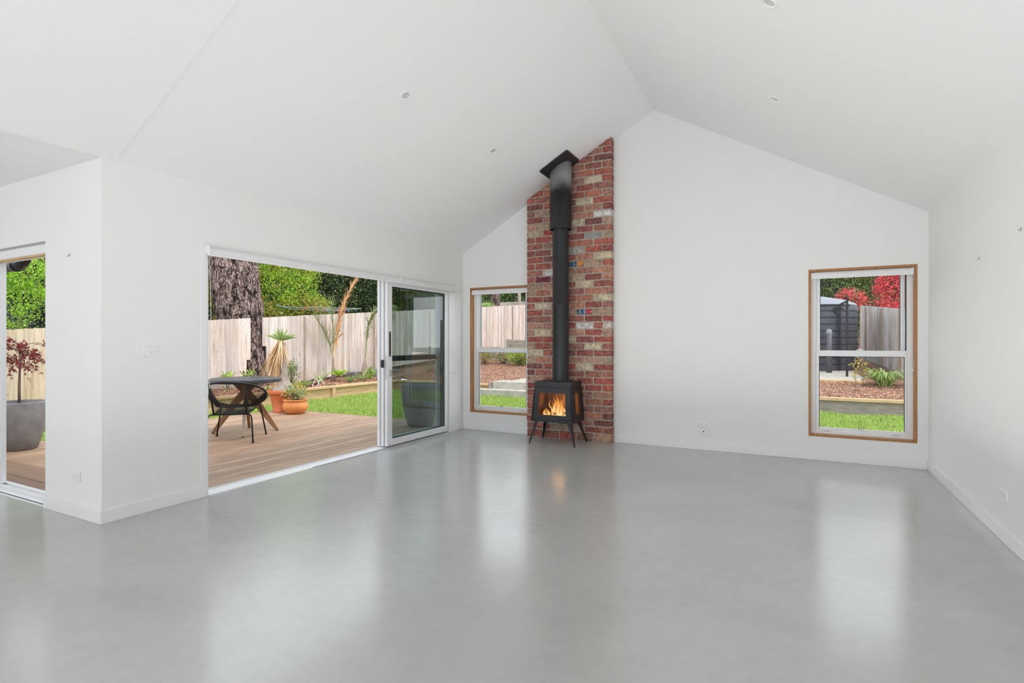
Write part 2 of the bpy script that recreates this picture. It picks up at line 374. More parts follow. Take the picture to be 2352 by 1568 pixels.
def tag(o, label=None, cat=None, group=None, kind=None):
    if label: o['label'] = label
    if cat: o['category'] = cat
    if group: o['group'] = group
    if kind: o['kind'] = kind
    return o
def empty(name, loc, label=None, cat=None, group=None, kind=None):
    o = bpy.data.objects.new(name, None); o.empty_display_size = .1; col.objects.link(o); o.location = loc
    return tag(o, label, cat, group, kind)
def sub(mb, name, m, parent, bevel=0):
    # sub-part: build under a part (parts sit at the world origin of their thing)
    o = mb.build(name, m, None, bevel); o.parent = parent
    bpy.context.view_layer.update()
    o.matrix_parent_inverse = parent.matrix_world.inverted()
    return o
def S(o, cat, label):
    return tag(o, label, cat, kind='structure')

def grid_wall(mb, u0, u1, z0, z1, holes, place):
    us = sorted({u0, u1, *[h[0] for h in holes], *[h[1] for h in holes]})
    zs = sorted({z0, z1, *[h[2] for h in holes], *[h[3] for h in holes]})
    for a, b in zip(us, us[1:]):
        for c, d in zip(zs, zs[1:]):
            mu, mz = (a + b) / 2, (c + d) / 2
            if any(h[0] < mu < h[1] and h[2] < mz < h[3] for h in holes): continue
            place(mb, a, b, c, d)
def cut(o, co, no):     # remove everything on the +no side
    bm = bmesh.new(); bm.from_mesh(o.data)
    r = bmesh.ops.bisect_plane(bm, geom=bm.verts[:] + bm.edges[:] + bm.faces[:], plane_co=co, plane_no=no, clear_outer=True)
    ed = [e for e in r['geom_cut'] if isinstance(e, bmesh.types.BMEdge)]
    try: bmesh.ops.holes_fill(bm, edges=ed, sides=0)
    except Exception: pass
    bm.to_mesh(o.data); bm.free()
NL = V((-ML, 0, 1)).normalized(); NR = V((MR, 0, 1)).normalized()

# ------------------------------------------------------------------ room shell
WT = .16
D1 = (2.66, 6.03, 0.0, 1.97)                 # main door opening in the left wall (y0,y1,z0,z1)
D2 = (-7.3, -4.874, 0.0, 1.96)               # second door opening (x0,x1)
W1 = (-3.982, -3.062, .243, 1.963)
W2 = (.143, 1.058, .243, 1.963)

S(MB().box(-9.4, XR + .15, YB - .15, YC + .16, -.2, 0).box(XL - .16, XR + .15, YC + .16, YG + .16, -.2, 0).build('floor', M['floor']),
  'floor', 'polished grey concrete floor with soft window reflections')
w = MB(); grid_wall(w, YC, YG, 0, ZW + .02, [D1], lambda m, a, b, c, d: m.box(XL - WT, XL, a, b, c, d))
S(w.build('wall_left', M['wall']), 'wall', 'white left wall around the wide sliding door')
w = MB(); grid_wall(w, -9.4, XL - WT, 0, ZW + .02, [D2], lambda m, a, b, c, d: m.box(a, b, YC, YC + WT, c, d))
S(w.build('wall_corner', M['wall']), 'wall', 'white return wall with a socket beside the narrow door opening')
w = MB(); grid_wall(w, XL - WT, XR + .15, 0, 4.3, [W1, W2], lambda m, a, b, c, d: m.box(a, b, YG, YG + WT, c, d))
o = w.build('wall_back', M['wall'])
cut(o, (XL, 0, ZW + .04), NL); cut(o, (XR, 0, ZW + .04), NR)
S(o, 'wall', 'white gable wall with the brick panel and two sash windows')
S(MB().box(XR, XR + .15, YB - .15, YG, 0, ZW + .02).build('wall_right', M['wall']), 'wall', 'white right wall with two picture hooks')
w = MB(); grid_wall(w, -9.4, XR, 0, 4.3, [(-3.4, .6, .0, 2.2)], lambda m, a, b, c, d: m.box(a, b, YB - .15, YB, c, d))  # unseen wall; its opening is added to let sky light in
o = w.build('wall_front', M['wall']); cut(o, (XR, 0, ZW + .04), NR)
S(o, 'wall', 'white wall behind the viewer with an added opening for daylight')
S(MB().box(-9.55, -9.4, YB - .15, YC + WT, 0, ZW + .02).build('wall_far_left', M['wall']), 'wall', 'white end wall of the side room')
# ceiling: two slopes over the room plus the flat part over the side room
c = MB()
def slab(mb, p, t=.12):
    mb.hexa([V(q) for q in p] + [V(q) + V((0, 0, t)) for q in p])
ze = ZW - ML * .42
slab(c, [(XL, YB - .2, ZW), (XRG, YB - .2, ZRG), (XRG, YG + .5, ZRG), (XL, YG + .5, ZW)])
slab(c, [(XL - .42, YC + WT + .001, ze), (XL, YC + WT + .001, ZW), (XL, YG + .5, ZW), (XL - .42, YG + .5, ze)])
slab(c, [(XRG, YB - .2, ZRG), (XR + .5, YB - .2, ZRG - MR * (XR + .5 - XRG)), (XR + .5, YG + .5, ZRG - MR * (XR + .5 - XRG)), (XRG, YG + .5, ZRG)])
slab(c, [(-9.6, YB - .2, ZW), (XL, YB - .2, ZW), (XL, YC + WT, ZW), (-9.6, YC + WT, ZW)])
S(c.build('ceiling', M['ceiling']), 'ceiling', 'white vaulted plasterboard ceiling with a central ridge')
j = MB(); yj = 2.005
j.hexa([(XL + .005, yj - .003, ZW + .001), (XRG, yj - .003, ZRG - .002), (XRG, yj + .003, ZRG - .002), (XL + .005, yj + .003, ZW + .001),
        (XL + .005, yj - .003, ZW - .003), (XRG, yj - .003, ZRG - .006), (XRG, yj + .003, ZRG - .006), (XL + .005, yj + .003, ZW - .003)])
S(j.build('trim_1', M['joint']), 'trim', 'thin white control joint running up the left ceiling slope')
# baseboards
BH, BT = .092, .014
S(MB().box(XL, XL + BT, YC - BT, D1[0] - .005, 0, BH).box(XL, XL + BT, D1[1] + .15, YG, 0, BH).build('baseboard_left', M['trim'], bevel=.003), 'baseboard', 'white baseboard along the left wall')
S(MB().box(D2[1] - .002, XL, YC - BT, YC, 0, BH).build('baseboard_corner', M['trim'], bevel=.003), 'baseboard', 'white baseboard along the return wall')
S(MB().box(XL + BT, -3.05, YG - BT, YG, 0, BH).box(-1.925, XR - BT, YG - BT, YG, 0, BH).build('baseboard_back', M['trim'], bevel=.003), 'baseboard', 'white baseboard along the gable wall')
S(MB().box(XR - BT, XR, YB, YG, 0, BH).build('baseboard_right', M['trim'], bevel=.003), 'baseboard', 'white baseboard along the right wall')

# ------------------------------------------------------------------ sash windows
def window(name, W, label):
    x0, x1, z0, z1 = W
    root = empty(name, ((x0 + x1) / 2, YG, z0), label, 'window', kind='structure')
    t = .022; y0, y1 = YG - .006, YG + .075
    f = MB()
    f.box(x0, x1, y0, y1, z1 - t, z1).box(x0, x1, y0, y1, z0, z0 + t).box(x0, x0 + t, y0, y1, z0 + t, z1 - t).box(x1 - t, x1, y0, y1, z0 + t, z1 - t)
    f.build('timber_frame', M['cedar'], root, .002)
    a, b, c0, d0 = x0 + t, x1 - t, z0 + t, z1 - t
    f = MB(); e = .045; ya, yb = YG + .062, YG + .16
    f.box(a, b, ya, yb, d0 - .03, d0).box(a, b, ya, yb, c0, c0 + .03).box(a, a + e, ya, yb, c0 + .03, d0 - .03).box(b - e, b, ya, yb, c0 + .03, d0 - .03)
    f.box(a + e, a + e + .006, ya + .01, yb - .05, c0, d0).box(b - e - .006, b - e, ya + .01, yb - .05, c0, d0)
    f.build('outer_frame', M['white'], root, .002)
    zm = 1.10; st = .036
    def sash(nm, xa, xb, za, zb, y, tb, bb):
        s = MB(); s.box(xa, xa + st, y, y + .028, za, zb).box(xb - st, xb, y, y + .028, za, zb)
        s.box(xa + st, xb - st, y, y + .028, za, za + bb).box(xa + st, xb - st, y, y + .028, zb - tb, zb)
        so = s.build(nm, M['white'], root, .0015)
        g = MB().add([(xa + st, y + .014, za + bb), (xb - st, y + .014, za + bb), (xb - st, y + .014, zb - tb), (xa + st, y + .014, zb - tb)], [(0, 1, 2, 3)]); sub(g, 'glass_pane', M['glass'], so)
        k = MB(); q = .005
        k.box(xa + st, xa + st + q, y + .004, y + .012, za + bb, zb - tb).box(xb - st - q, xb - st, y + .004, y + .012, za + bb, zb - tb)
        k.box(xa + st, xb - st, y + .004, y + .012, zb - tb - q, zb - tb); sub(k, 'glazing_seal', M['rubber'], so)
        return so
    lo = sash('lower_sash', a + .04, b - .03, c0 + .006, zm + .028, YG + .072, .06, .06)
    up = sash('upper_sash', a + .05, b - .06, zm - .03, d0 - .01, YG + .105, .05, .04)
    m = MB()
    xm = (x0 + x1) / 2
    m.box(xm - .03, xm + .03, YG + .066, YG + .092, zm + .028, zm + .037).box(xm - .012, xm + .02, YG + .064, YG + .08, zm + .037, zm + .046)
    sub(m, 'sash_lock', M['plastic'], lo)
    r = MB().tube([(xm - .01, YG + .07, c0 + .066), (xm - .01, YG + .055, c0 + .066), (xm - .01, YG + .055, c0 + .09), (xm + .012, YG + .055, c0 + .09), (xm + .012, YG + .055, c0 + .066), (xm + .012, YG + .07, c0 + .066)], .003, 6)
    sub(r, 'pull_ring', M['rubber'], lo)
    for xx in (a + .14, b - .14):
        sub(MB().box(xx - .03, xx + .03, YG + .05, YG + .073, c0 + .035, c0 + .046).box(xx - .02, xx + .02, YG + .058, YG + .073, c0 + .046, c0 + .054), 'finger_pull', M['plastic'], lo, .002)
    sp = MB().box(b - .058, b - .05, YG + .075, YG + .1, zm + .03, d0 - .02)
    sp.build('balance_channel', M['rubber'], root)
    return root
window('window_1', W1, 'timber framed sash window left of the brick panel')
window('window_2', W2, 'timber framed sash window at the right end of the gable wall')

def roller(label, pts, axis, z0, z1, off, group, chain=None, brackets=()):
    # pts (u0,u1); axis 'x' along the gable wall, 'y' along the left wall
    u0, u1 = pts; th = .055
    def P(u, d, z): return (u, off - d, z) if axis == 'x' else (off + d, u, z)
    loc = P((u0 + u1) / 2, 0, z1)
    root = empty('roller_blind', loc, label, 'blind', group)
    r = (z1 - z0) * .5
    prof = [(0, z1), (th * .55, z1), (th * .85, z1 - .012), (th, z1 - .03), (th, z0 + .012), (th * .92, z0), (th * .5, z0 - .001), (th * .3, z0 + .012), (0, z0 + .02)]
    m = MB(); k = len(prof)
    vs = [P(u0, d, z) for d, z in prof] + [P(u1, d, z) for d, z in prof]
    fs = [(i, (i + 1) % k, k + (i + 1) % k, k + i) for i in range(k)] + [tuple(range(k)), tuple(range(k, 2 * k))[::-1]]
    m.add(vs, fs); m.build('rolled_fabric', M['blind'], root)
    bb = MB(); a = [P(u0 + .002, th + .002, z0 + .004), P(u1 - .002, th + .002, z0 + .004)]
    bb.bar(a[0], a[1], .006, .014).build('bottom_rail', M['trim'], root)
    for u in brackets:
        MB().tube([P(u - .003, th * .55, (z0 + z1) / 2 + .012), P(u + .003, th * .55, (z0 + z1) / 2 + .012)], .034, 20, sm=False).build('end_bracket', M['plastic'], root)
    if chain:
        u, zb = chain
        t = MB(); ptsA = []
        for i in range(15):
            f = i / 14; ptsA.append(P(u + .014 * sin(f * pi) + .004, th * .75, z0 + .02 - f * (z0 - zb)))
        for i in range(14, -1, -1):
            f = i / 14; ptsA.append(P(u - .014 * sin(f * pi) - .004, th * .45, z0 + .02 - f * (z0 - zb)))
        t.tube(ptsA, .0018, 5); t.build('bead_chain', M['plastic'], root)
        q = P(u, .02, zb)
        MB().box(q[0] - .008, q[0] + .008, q[1] - .008, q[1] + .008, zb - .02, zb + .006).build('chain_holder', M['plastic'], root, .002)
    return root
roller('white roller blind rolled up in the window left of the bricks', (W1[0] + .024, W1[1] - .004), 'x', 1.868, 1.940, YG + .055, 'rolled up roller blinds')
roller('white roller blind rolled up in the right hand window', (W2[0] + .024, W2[1] - .026), 'x', 1.868, 1.940, YG + .055, 'rolled up roller blinds', chain=(W2[1] - .03, .95), brackets=(W2[1] - .03,))
roller('white roller blind over the open part of the sliding door nearest the room corner', (2.65, 3.855), 'y', 1.895, 1.965, XL, 'rolled up roller blinds', chain=(2.648, .83), brackets=(2.65, 3.86))
roller('white roller blind over the middle of the wide sliding door', (3.865, 4.975), 'y', 1.895, 1.965, XL, 'rolled up roller blinds', chain=None, brackets=(4.98,))
roller('white roller blind over the glass panel end of the sliding door', (4.985, 6.15), 'y', 1.895, 1.965, XL, 'rolled up roller blinds', chain=(6.15, .80), brackets=(6.155,))

# ------------------------------------------------------------------ main sliding door
d = empty('door_1', (XL, 4.3, 0), 'wide white aluminium sliding door standing open to the deck', 'door', kind='structure')
f = MB(); xo = XL - WT
f.box(xo, XL - .002, D1[0] + .001, D1[0] + .014, 0, 1.968).box(xo, XL - .012, D1[1] - .012, D1[1] - .001, 0, 1.968).box(xo, XL - .01, D1[0] + .014, D1[1] - .012, 1.945, 1.968)
f.build('door_frame', M['white'], d, .002)
MB().box(XL - .004, XL + .006, D1[1] + .0, D1[1] + .15, 0, 1.95).build('jamb_lining', M['white'], d, .002)
MB().box(XL + .0, XL + .004, D1[0] - .05, D1[0] + .0, .0, 1.93).build('jamb_cover', M['white'], d, .001)
s = MB(); s.box(xo - .02, XL + .004, D1[0] + .012, D1[1], -.05, .006)
for xx in (XL - .15,): s.box(xx - .004, xx + .004, D1[0] + .012, D1[1], .006, .018)
s.build('sill_track', M['trim'], d)
MB().box(XL - .004, XL + .0035, 3.72, D1[1] - .0, .006, .009).build('floor_slot', M['rubber'], d)
def slider(nm, y0, y1, x, st, th=.036, seal=True, z0=.022, z1=1.94, extra=None):
    m = MB(); m.box(x - th, x, y0, y0 + st, z0, z1).box(x - th, x, y1 - st * .85, y1, z0, z1)
    m.box(x - th, x, y0 + st, y1 - st * .85, z0, z0 + .075).box(x - th, x, y0 + st, y1 - st * .85, z1 - .085, z1)
    p = m.build(nm, M['white'], d, .002)
    xg = x - th * .5; a_, b_, c_, d_ = y0 + st, y1 - st * .85, z0 + .075, z1 - .085
    sub(MB().add([(xg, a_, c_), (xg, b_, c_), (xg, b_, d_), (xg, a_, d_)], [(0, 1, 2, 3)]), 'glass_pane', M['tint'] if seal else M['glass'], p)
    if seal:
        k = MB(); q = .007; a, b, c1, c2 = y0 + st, y1 - st * .85, z0 + .075, z1 - .085
        k.box(x - .012, x - .004, a, b, c2 - q, c2).box(x - .012, x - .004, b - q, b, c1, c2).box(x - .012, x - .004, a, b, c1, c1 + q * .6)
        sub(k, 'glazing_seal', M['rubber'], p)
    return p
p1 = slider('sliding_panel', 4.80, 6.02, XL - .006, .085)
p2 = slider('sliding_panel', 4.79, 6.0, XL - .055, .09)
p3 = slider('fixed_panel', 4.785, 6.0, XL - .105, .09, seal=False)
sub(MB().box(XL - .008, XL - .003, 4.828, 4.862, 1.045, 1.335), 'pull_handle', M['bronze'], p1, .001)
sub(MB().box(XL - .004, XL - .001, 4.838, 4.852, 1.07, 1.31), 'handle_recess', M['rubber'], p1)
sub(MB().box(XL - .006, XL + .004, 4.836, 4.858, .82, .895).box(XL + .004, XL + .012, 4.842, 4.862, .855, .875), 'lock_cylinder', M['steel'], p1, .002)
sub(MB().box(XL - .075, XL - .045, 4.772, 4.79, .92, 1.01).box(XL - .072, XL - .05, 4.764, 4.774, .93, 1.0), 'snib_handle', M['rubber'], p2, .004)
sub(MB().box(XL - .028, XL - .018, 4.796, 4.801, .78, 1.06), 'lock_strip', M['steel'], p1)
# fly screen mid rail seen through the glass
MB().box(XL - .152, XL - .138, 4.80, 6.0, .985, 1.05).build('screen_mid_rail', mat('dark_teal_rail', (.09, .24, .28), .6), d)

# second sliding door (left edge of the picture)
d = empty('door_2', (-5.9, YC + .1, 0), 'white sliding door at the left edge opening to the deck', 'door', kind='structure')
y0, y1 = YC + .05, YC + WT
f = MB()
f.box(D2[0], D2[1], y0, y1 + .04, 1.90, 1.97).box(D2[1] - .0, D2[1] + .03, YC + .001, y1, 0, 1.95).box(D2[0], D2[0] + .04, y0, y1, 0, 1.95)
f.build('door_frame', M['white'], d)
s = MB().box(D2[0], D2[1], YC + .002, y1 + .05, -.05, .004).box(D2[0], D2[1], YC + .09, YC + .1, .004, .03).box(D2[0], D2[1], YC + .14, YC + .15, .004, .03)
s.build('sill_track', M['trim'], d)
MB().box(D2[0], D2[1], YC + .02, YC + .026, .004, .007).build('floor_slot', M['rubber'], d)
def slider2(nm, x0, x1, y, th=.036):
    m = MB(); z0, z1, st = .024, 1.90, .085
    m.box(x0, x0 + st, y, y + th, z0, z1).box(x1 - st, x1, y, y + th, z0, z1).box(x0 + st, x1 - st, y, y + th, z0, z0 + .08).box(x0 + st, x1 - st, y, y + th, z1 - .06, z1)
    p = m.build(nm, M['white'], d, .002)
    sub(MB().add([(x0 + st, y + .016, z0 + .08), (x1 - st, y + .016, z0 + .08), (x1 - st, y + .016, z1 - .06), (x0 + st, y + .016, z1 - .06)], [(0, 1, 2, 3)]), 'glass_pane', M['glass'], p)
    return p
a = slider2('sliding_panel', -7.2, -5.965, YC + .055)
b = slider2('fixed_panel', -7.2, -5.905, YC + .105)
sub(MB().box(-5.965, -5.955, YC + .06, YC + .066, .03, 1.9), 'panel_seal', M['rubber'], a)
r = empty('roller_blind', (-5.9, YC + .03, 1.96), 'white roller blind above the narrow door at the left edge', 'blind', 'rolled up roller blinds')
MB().box(D2[0], D2[1] - .003, YC + .012, YC + .05, 1.875, 1.945).build('rolled_fabric', M['blind'], r, .01)
MB().box(D2[0], D2[1] - .003, YC + .02, YC + .05, 1.862, 1.876).build('bottom_rail', M['pine'], r)
MB().tube([(D2[1] - .008, YC + .008, 1.94), (D2[1] - .004, YC + .004, 1.92), (D2[1] - .008, YC + .008, 1.87)], .004, 6).build('end_bracket', M['plastic'], r)

# ------------------------------------------------------------------ brick panel
BX0, BX1, BY, CH = -3.046, -1.928, 6.262, .0845
ML5 = (BX1 - BX0) / 5
root = empty('brick_chimney', ((BX0 + BX1) / 2, YG, 0), 'tall red recycled brick panel with sloping top behind the stove', 'chimney')
mo = MB().box(BX0 + .006, BX1 - .006, BY + .008, YG - .001, 0, 4.0).build('mortar', M['mortar'], root)
cut(mo, (XL, 0, ZW - .001), NL)
special = {}
for x, z, c in ((-2.146, 3.187, 'cream'), (-2.254, 2.94, 'cream'), (-2.356, 2.685, 'cream'), (-2.945, 2.61, 'beige'), (-2.02, 2.264, 'cream'),
                (-2.261, 1.927, 'cream'), (-2.039, 2.768, 'white'), (-2.753, 2.091, 'white'), (-2.166, 2.519, 'bluegrey'), (-2.37, 2.348, 'palegrey'),
                (-2.841, 2.009, 'maroon'), (-2.40, 2.18, 'blue'), (-2.007, 1.752, 'cream'), (-2.841, 1.672, 'cream'),
                (-2.841, 1.332, 'cream'), (-2.153, 1.162, 'cream'), (-2.96, 1.076, 'cream'), (-2.261, .91, 'cream'), (-2.44, 1.248, 'cream'),
                (-2.261, 1.586, 'bluered'), (-2.261, 1.416, 'white'), (-2.033, 1.413, 'whitered'), (-2.63, 2.60, 'red')):
    special[(int((z - .021) / CH), round(x, 3))] = c
PAL0 = [(.36, .055, .045), (.30, .045, .04), (.42, .075, .055), (.25, .04, .042), (.40, .10, .07), (.47, .16, .11), (.46, .22, .17), (.33, .09, .08), (.36, .05, .04), (.19, .035, .04), (.40, .27, .21), (.30, .05, .045)]
PAL = [(q[0] * .95 + .03, q[1] * .95 + .035, q[2] * .80 + .028) for q in PAL0]
SP = {'cream': (.64, .55, .38), 'beige': (.46, .38, .27), 'white': (.70, .68, .66), 'bluegrey': (.33, .35, .35), 'palegrey': (.42, .41, .36), 'maroon': (.16, .02, .05),
      'orange': (.72, .26, .04), 'red': (.38, .06, .05)}
bk = MB(); rb = random.Random(3)
def brick(x0, x1, z0, z1, c):
    q = .008; j = .003
    x0 += rb.uniform(-j, j); x1 += rb.uniform(-j, j); z0 += rb.uniform(-j, j) * .7; z1 += rb.uniform(-j, j) * .7
    y = BY + rb.uniform(-.002, .003)
    back = YG - .02
    def ring(i, yy): return [(x0 + i, yy, z0 + i), (x1 - i, yy, z0 + i), (x1 - i, yy, z1 - i), (x0 + i, yy, z1 - i)]
    # rounded arris: corner rings
    def oct_(i, yy, k):
        a0, a1, b0, b1 = x0 + i, x1 - i, z0 + i, z1 - i
        return [(a0 + k, yy, b0), (a1 - k, yy, b0), (a1, yy, b0 + k), (a1, yy, b1 - k), (a1 - k, yy, b1), (a0 + k, yy, b1), (a0, yy, b1 - k), (a0, yy, b0 + k)]
    rings = [oct_(0, back, .006), oct_(0, y + q * 1.2, .006), oct_(q * .35, y + q * .35, .009), oct_(q, y, .010)]
    vs = [p for r_ in rings for p in r_]; fs = []
    for r_ in range(3):
        for k in range(8): fs.append((r_ * 8 + k, r_ * 8 + (k + 1) % 8, (r_ + 1) * 8 + (k + 1) % 8, (r_ + 1) * 8 + k))
    fs.append(tuple(24 + k for k in range(8)))
    bk.add(vs, fs, c)
nrow = int(3.75 / CH) + 1
for r_ in range(nrow):
    z0 = (r_ * CH + .021 + .006) if r_ else .004; z1 = (r_ + 1) * CH + .021 - .006
    cells = []
    if r_ % 2 == 0:
        cells = [(i * ML5, (i + 1) * ML5) for i in range(5)]
    else:
        cells = [(0, ML5 / 2)] + [((i + .5) * ML5, (i + 1.5) * ML5) for i in range(4)] + [(4.5 * ML5, 5 * ML5)]
    for a, b in cells:
        x0 = BX0 + a + (0 if a == 0 else .005); x1 = BX0 + b - (0 if b > 4.99 * ML5 else .005)
        c = rb.choice(PAL); k = rb.uniform(.85, 1.2); ws_ = rb.random() ** 2.5 * .4; c = tuple(v * k * (1 - ws_) + q_ * ws_ for v, q_ in zip(c, (.52, .41, .31)))
        name = None
        for (rr, xx), s_ in list(special.items()):
            if rr == r_ and x0 - .01 <= xx <= x1 + .01 and s_ is not None: name = s_
        if name in SP: c = SP[name]
        if name == 'blue' or name == 'bluered':
            seq = [(.02, .02, .03), (.05, .22, .42), (.03, .04, .05), (.10, .3, .48), (.03, .04, .05), (.08, .2, .25)] if name == 'blue' else \
                  [(.03, .05, .06), (.10, .30, .45), (.04, .06, .09), (.16, .38, .6), (.55, .02, .06), (.5, .03, .06), (.62, .05, .08)]
            if name == 'blue': seq = seq + [(.72, .26, .04)] * 4
            brick(x0, x1, z0, z1, (.30, .20, .16))
            w_ = (x1 - x0 - .02) / len(seq)
            for i, cc in enumerate(seq):
                xa = x0 + .01 + i * w_; yy = BY - .0035; j1, j2 = rb.uniform(-.004, .003), rb.uniform(-.003, .004)
                bk.add([(xa, yy, z0 + .009 + j1), (xa + w_, yy, z0 + .009 + j1), (xa + w_, yy, z1 - .009 + j2), (xa, yy, z1 - .009 + j2)], [(0, 1, 2, 3)], cc)
            continue
        if name == 'whitered':
            brick(x0, x0 + (x1 - x0) * .55, z0, z1, (.42, .12, .09)); brick(x0 + (x1 - x0) * .5, x1, z0, z1, (.62, .58, .54)); continue
        brick(x0, x1, z0, z1, c)
# orange half brick beside the blue striped one
bo = bk.build('bricks', M['brick'], root)
cut(bo, (XL, 0, ZW - .002), NL)

# ------------------------------------------------------------------ wood stove
SX, SY = -2.515, 6.02
st = empty('wood_stove', (SX, SY, 0), 'black steel wood stove on splayed legs with a tall black flue', 'stove')
zb, zt = .268, .745
yf0, yf1, yb0, yb1 = 5.835, 5.865, 6.215, 6.195     # front / back y at bottom and top
hx0, hx1 = .268, .232                                 # half widths
def BP(u, v, z):      # u -1..1 across, v 0 front..1 back
    k = (z - zb) / (zt - zb); hx = hx0 + (hx1 - hx0) * k
    return (SX + u * hx, (yf0 + (yf1 - yf0) * k) * (1 - v) + (yb0 + (yb1 - yb0) * k) * v, z)
def wallpanel(mb, P0, z0, z1, u0, u1, hole, th):   # P0(u,z,depth)
    hu0, hu1, hz0, hz1 = hole
    us = [u0, hu0, hu1, u1]; zs = [z0, hz0, hz1, z1]
    for i in range(3):
        for k in range(3):
            if i == 1 and k == 1: continue
            p = [P0(us[i], zs[k], 0), P0(us[i + 1], zs[k], 0), P0(us[i + 1], zs[k], th), P0(us[i], zs[k], th),
                 P0(us[i], zs[k + 1], 0), P0(us[i + 1], zs[k + 1], 0), P0(us[i + 1], zs[k + 1], th), P0(us[i], zs[k + 1], th)]
            mb.hexa(p)
zl = .672     # underside of the lid section
body = MB()
fr = lambda u, z, dd: (BP(u, 0, z)[0], BP(u, 0, z)[1] + dd, z)
def side(sg): return lambda v, z, dd: (BP(sg, v, z)[0] - sg * dd, BP(sg, v, z)[1], z)
wallpanel(body, side(1), zb + .01, zl, 0.0, 1, (.30, .74, .352, .612), .02)
sL = side(-1)
body.hexa([sL(0, zb + .01, 0), sL(1, zb + .01, 0), sL(1, zb + .01, .02), sL(0, zb + .01, .02), sL(0, zl, 0), sL(1, zl, 0), sL(1, zl, .02), sL(0, zl, .02)])
bk2 = lambda u, z, dd: (BP(u, 1, z)[0], BP(u, 1, z)[1] - dd, z)
body.hexa([bk2(-1, zb, 0), bk2(1, zb, 0), bk2(1, zb, .02), bk2(-1, zb, .02), bk2(-1, zl, 0), bk2(1, zl, 0), bk2(1, zl, .02), bk2(-1, zl, .02)])
body.hexa([BP(-.98, .02, zb), BP(.98, .02, zb), BP(.98, .98, zb), BP(-.98, .98, zb), BP(-.97, .02, zb + .03), BP(.97, .02, zb + .03), BP(.97, .98, zb + .03), BP(-.97, .98, zb + .03)])
body.hexa([BP(-.96, .03, zl - .01), BP(.96, .03, zl - .01), BP(.96, .97, zl - .01), BP(-.96, .97, zl - .01), BP(-.96, .03, zl + .01), BP(.96, .03, zl + .01), BP(.96, .97, zl + .01), BP(-.96, .97, zl + .01)])
body.build('firebox_body', M['soot'], st)
door = MB(); wallpanel(door, fr, zb + .0, zl - .004, -.985, .985, (-.70, .665, .352, .612), .014)
do = door.build('stove_door', M['soot'], st)
sub(MB().add([fr(-.70, .352, .009), fr(.665, .352, .009), fr(.665, .612, .009), fr(-.70, .612, .009)], [(0, 1, 2, 3)]), 'door_glass', M['fire_glass'], do)
for sg in (1,):
    s_ = side(sg)
    MB().add([s_(.30, .352, .01), s_(.74, .352, .01), s_(.74, .612, .01), s_(.30, .612, .01)], [(0, 1, 2, 3)]).build('side_glass', M['fire_glass'], st)
lid = MB().hexa([BP(-1, 0, zl + .006), BP(1, 0, zl + .006), BP(1, 1, zl + .006), BP(-1, 1, zl + .006), BP(-1, 0, zt), BP(1, 0, zt), BP(1, 1, zt), BP(-1, 1, zt)])
lid.build('top_plate', M['soot'], st, .002)
ash = MB(); ash.hexa([fr(.38, zb - .006, -.006), fr(.985, zb - .006, -.006), fr(.985, zb - .006, .03), fr(.38, zb - .006, .03), fr(.38, zb + .034, -.006), fr(.985, zb + .034, -.006), fr(.985, zb + .034, .03), fr(.38, zb + .034, .03)])
ash.build('door_handle', M['soot'], st, .001)
MB().hexa([fr(.355, zb - .001, -.001), fr(.38, zb - .001, -.001), fr(.38, zb - .001, .01), fr(.355, zb - .001, .01), fr(.355, zb + .04, -.001), fr(.38, zb + .04, -.001), fr(.38, zb + .04, .01), fr(.355, zb + .04, .01)]).build('handle_gap', M['stove_edge'], st)
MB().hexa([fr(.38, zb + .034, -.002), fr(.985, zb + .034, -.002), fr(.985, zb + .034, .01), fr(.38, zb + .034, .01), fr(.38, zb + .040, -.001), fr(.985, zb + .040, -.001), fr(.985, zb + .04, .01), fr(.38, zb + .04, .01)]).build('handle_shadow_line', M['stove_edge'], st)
for sx, fy, ty in ((-1, 5.835, 5.865), (1, 5.815, 5.865), (-1, 6.235, 6.17), (1, 6.235, 6.17)):
    foot = V((SX + sx * .298, fy, 0)); top = V((SX + sx * .228, ty, zb + .01)); w0, w1 = .012, .044
    dy = 1 if ty < 6 else -1
    lg = MB()
    # two folded triangular plates per leg
    xin = -sx
    lg.hexa([foot, foot + V((xin * w0, 0, 0)), foot + V((xin * w0, dy * .008, 0)), foot + V((0, dy * .008, 0)),
             top, top + V((xin * w1, 0, 0)), top + V((xin * w1, dy * .006, 0)), top + V((0, dy * .006, 0))])
    lg.hexa([foot, foot + V((xin * .006, 0, 0)), foot + V((xin * .006, dy * w0, 0)), foot + V((0, dy * w0, 0)),
             top, top + V((xin * .006, 0, 0)), top + V((xin * .006, dy * w1, 0)), top + V((0, dy * w1, 0))])
    lg.build('leg', M['soot'], st)
# firebox lining
ln = MB(); i0 = .03
def IP(u, v, z): p = BP(u, v, z); return p
ln.hexa([IP(-.9, .86, zb + .032), IP(.9, .86, zb + .032), IP(.9, .9, zb + .032), IP(-.9, .9, zb + .032), IP(-.88, .86, zl - .012), IP(.88, .86, zl - .012), IP(.88, .9, zl - .012), IP(-.88, .9, zl - .012)])
ln.hexa([IP(-.9, .05, zb + .032), IP(.9, .05, zb + .032), IP(.9, .9, zb + .032), IP(-.9, .9, zb + .032), IP(-.9, .05, zb + .05), IP(.9, .05, zb + .05), IP(.9, .9, zb + .05), IP(-.9, .9, zb + .05)])
ln.hexa([IP(-.91, .06, zb + .05), IP(-.88, .06, zb + .05), IP(-.88, .86, zb + .05), IP(-.91, .86, zb + .05), IP(-.90, .06, zl - .012), IP(-.87, .06, zl - .012), IP(-.87, .86, zl - .012), IP(-.90, .86, zl - .012)])
ln.build('firebox_lining', M['firebrick'], st)
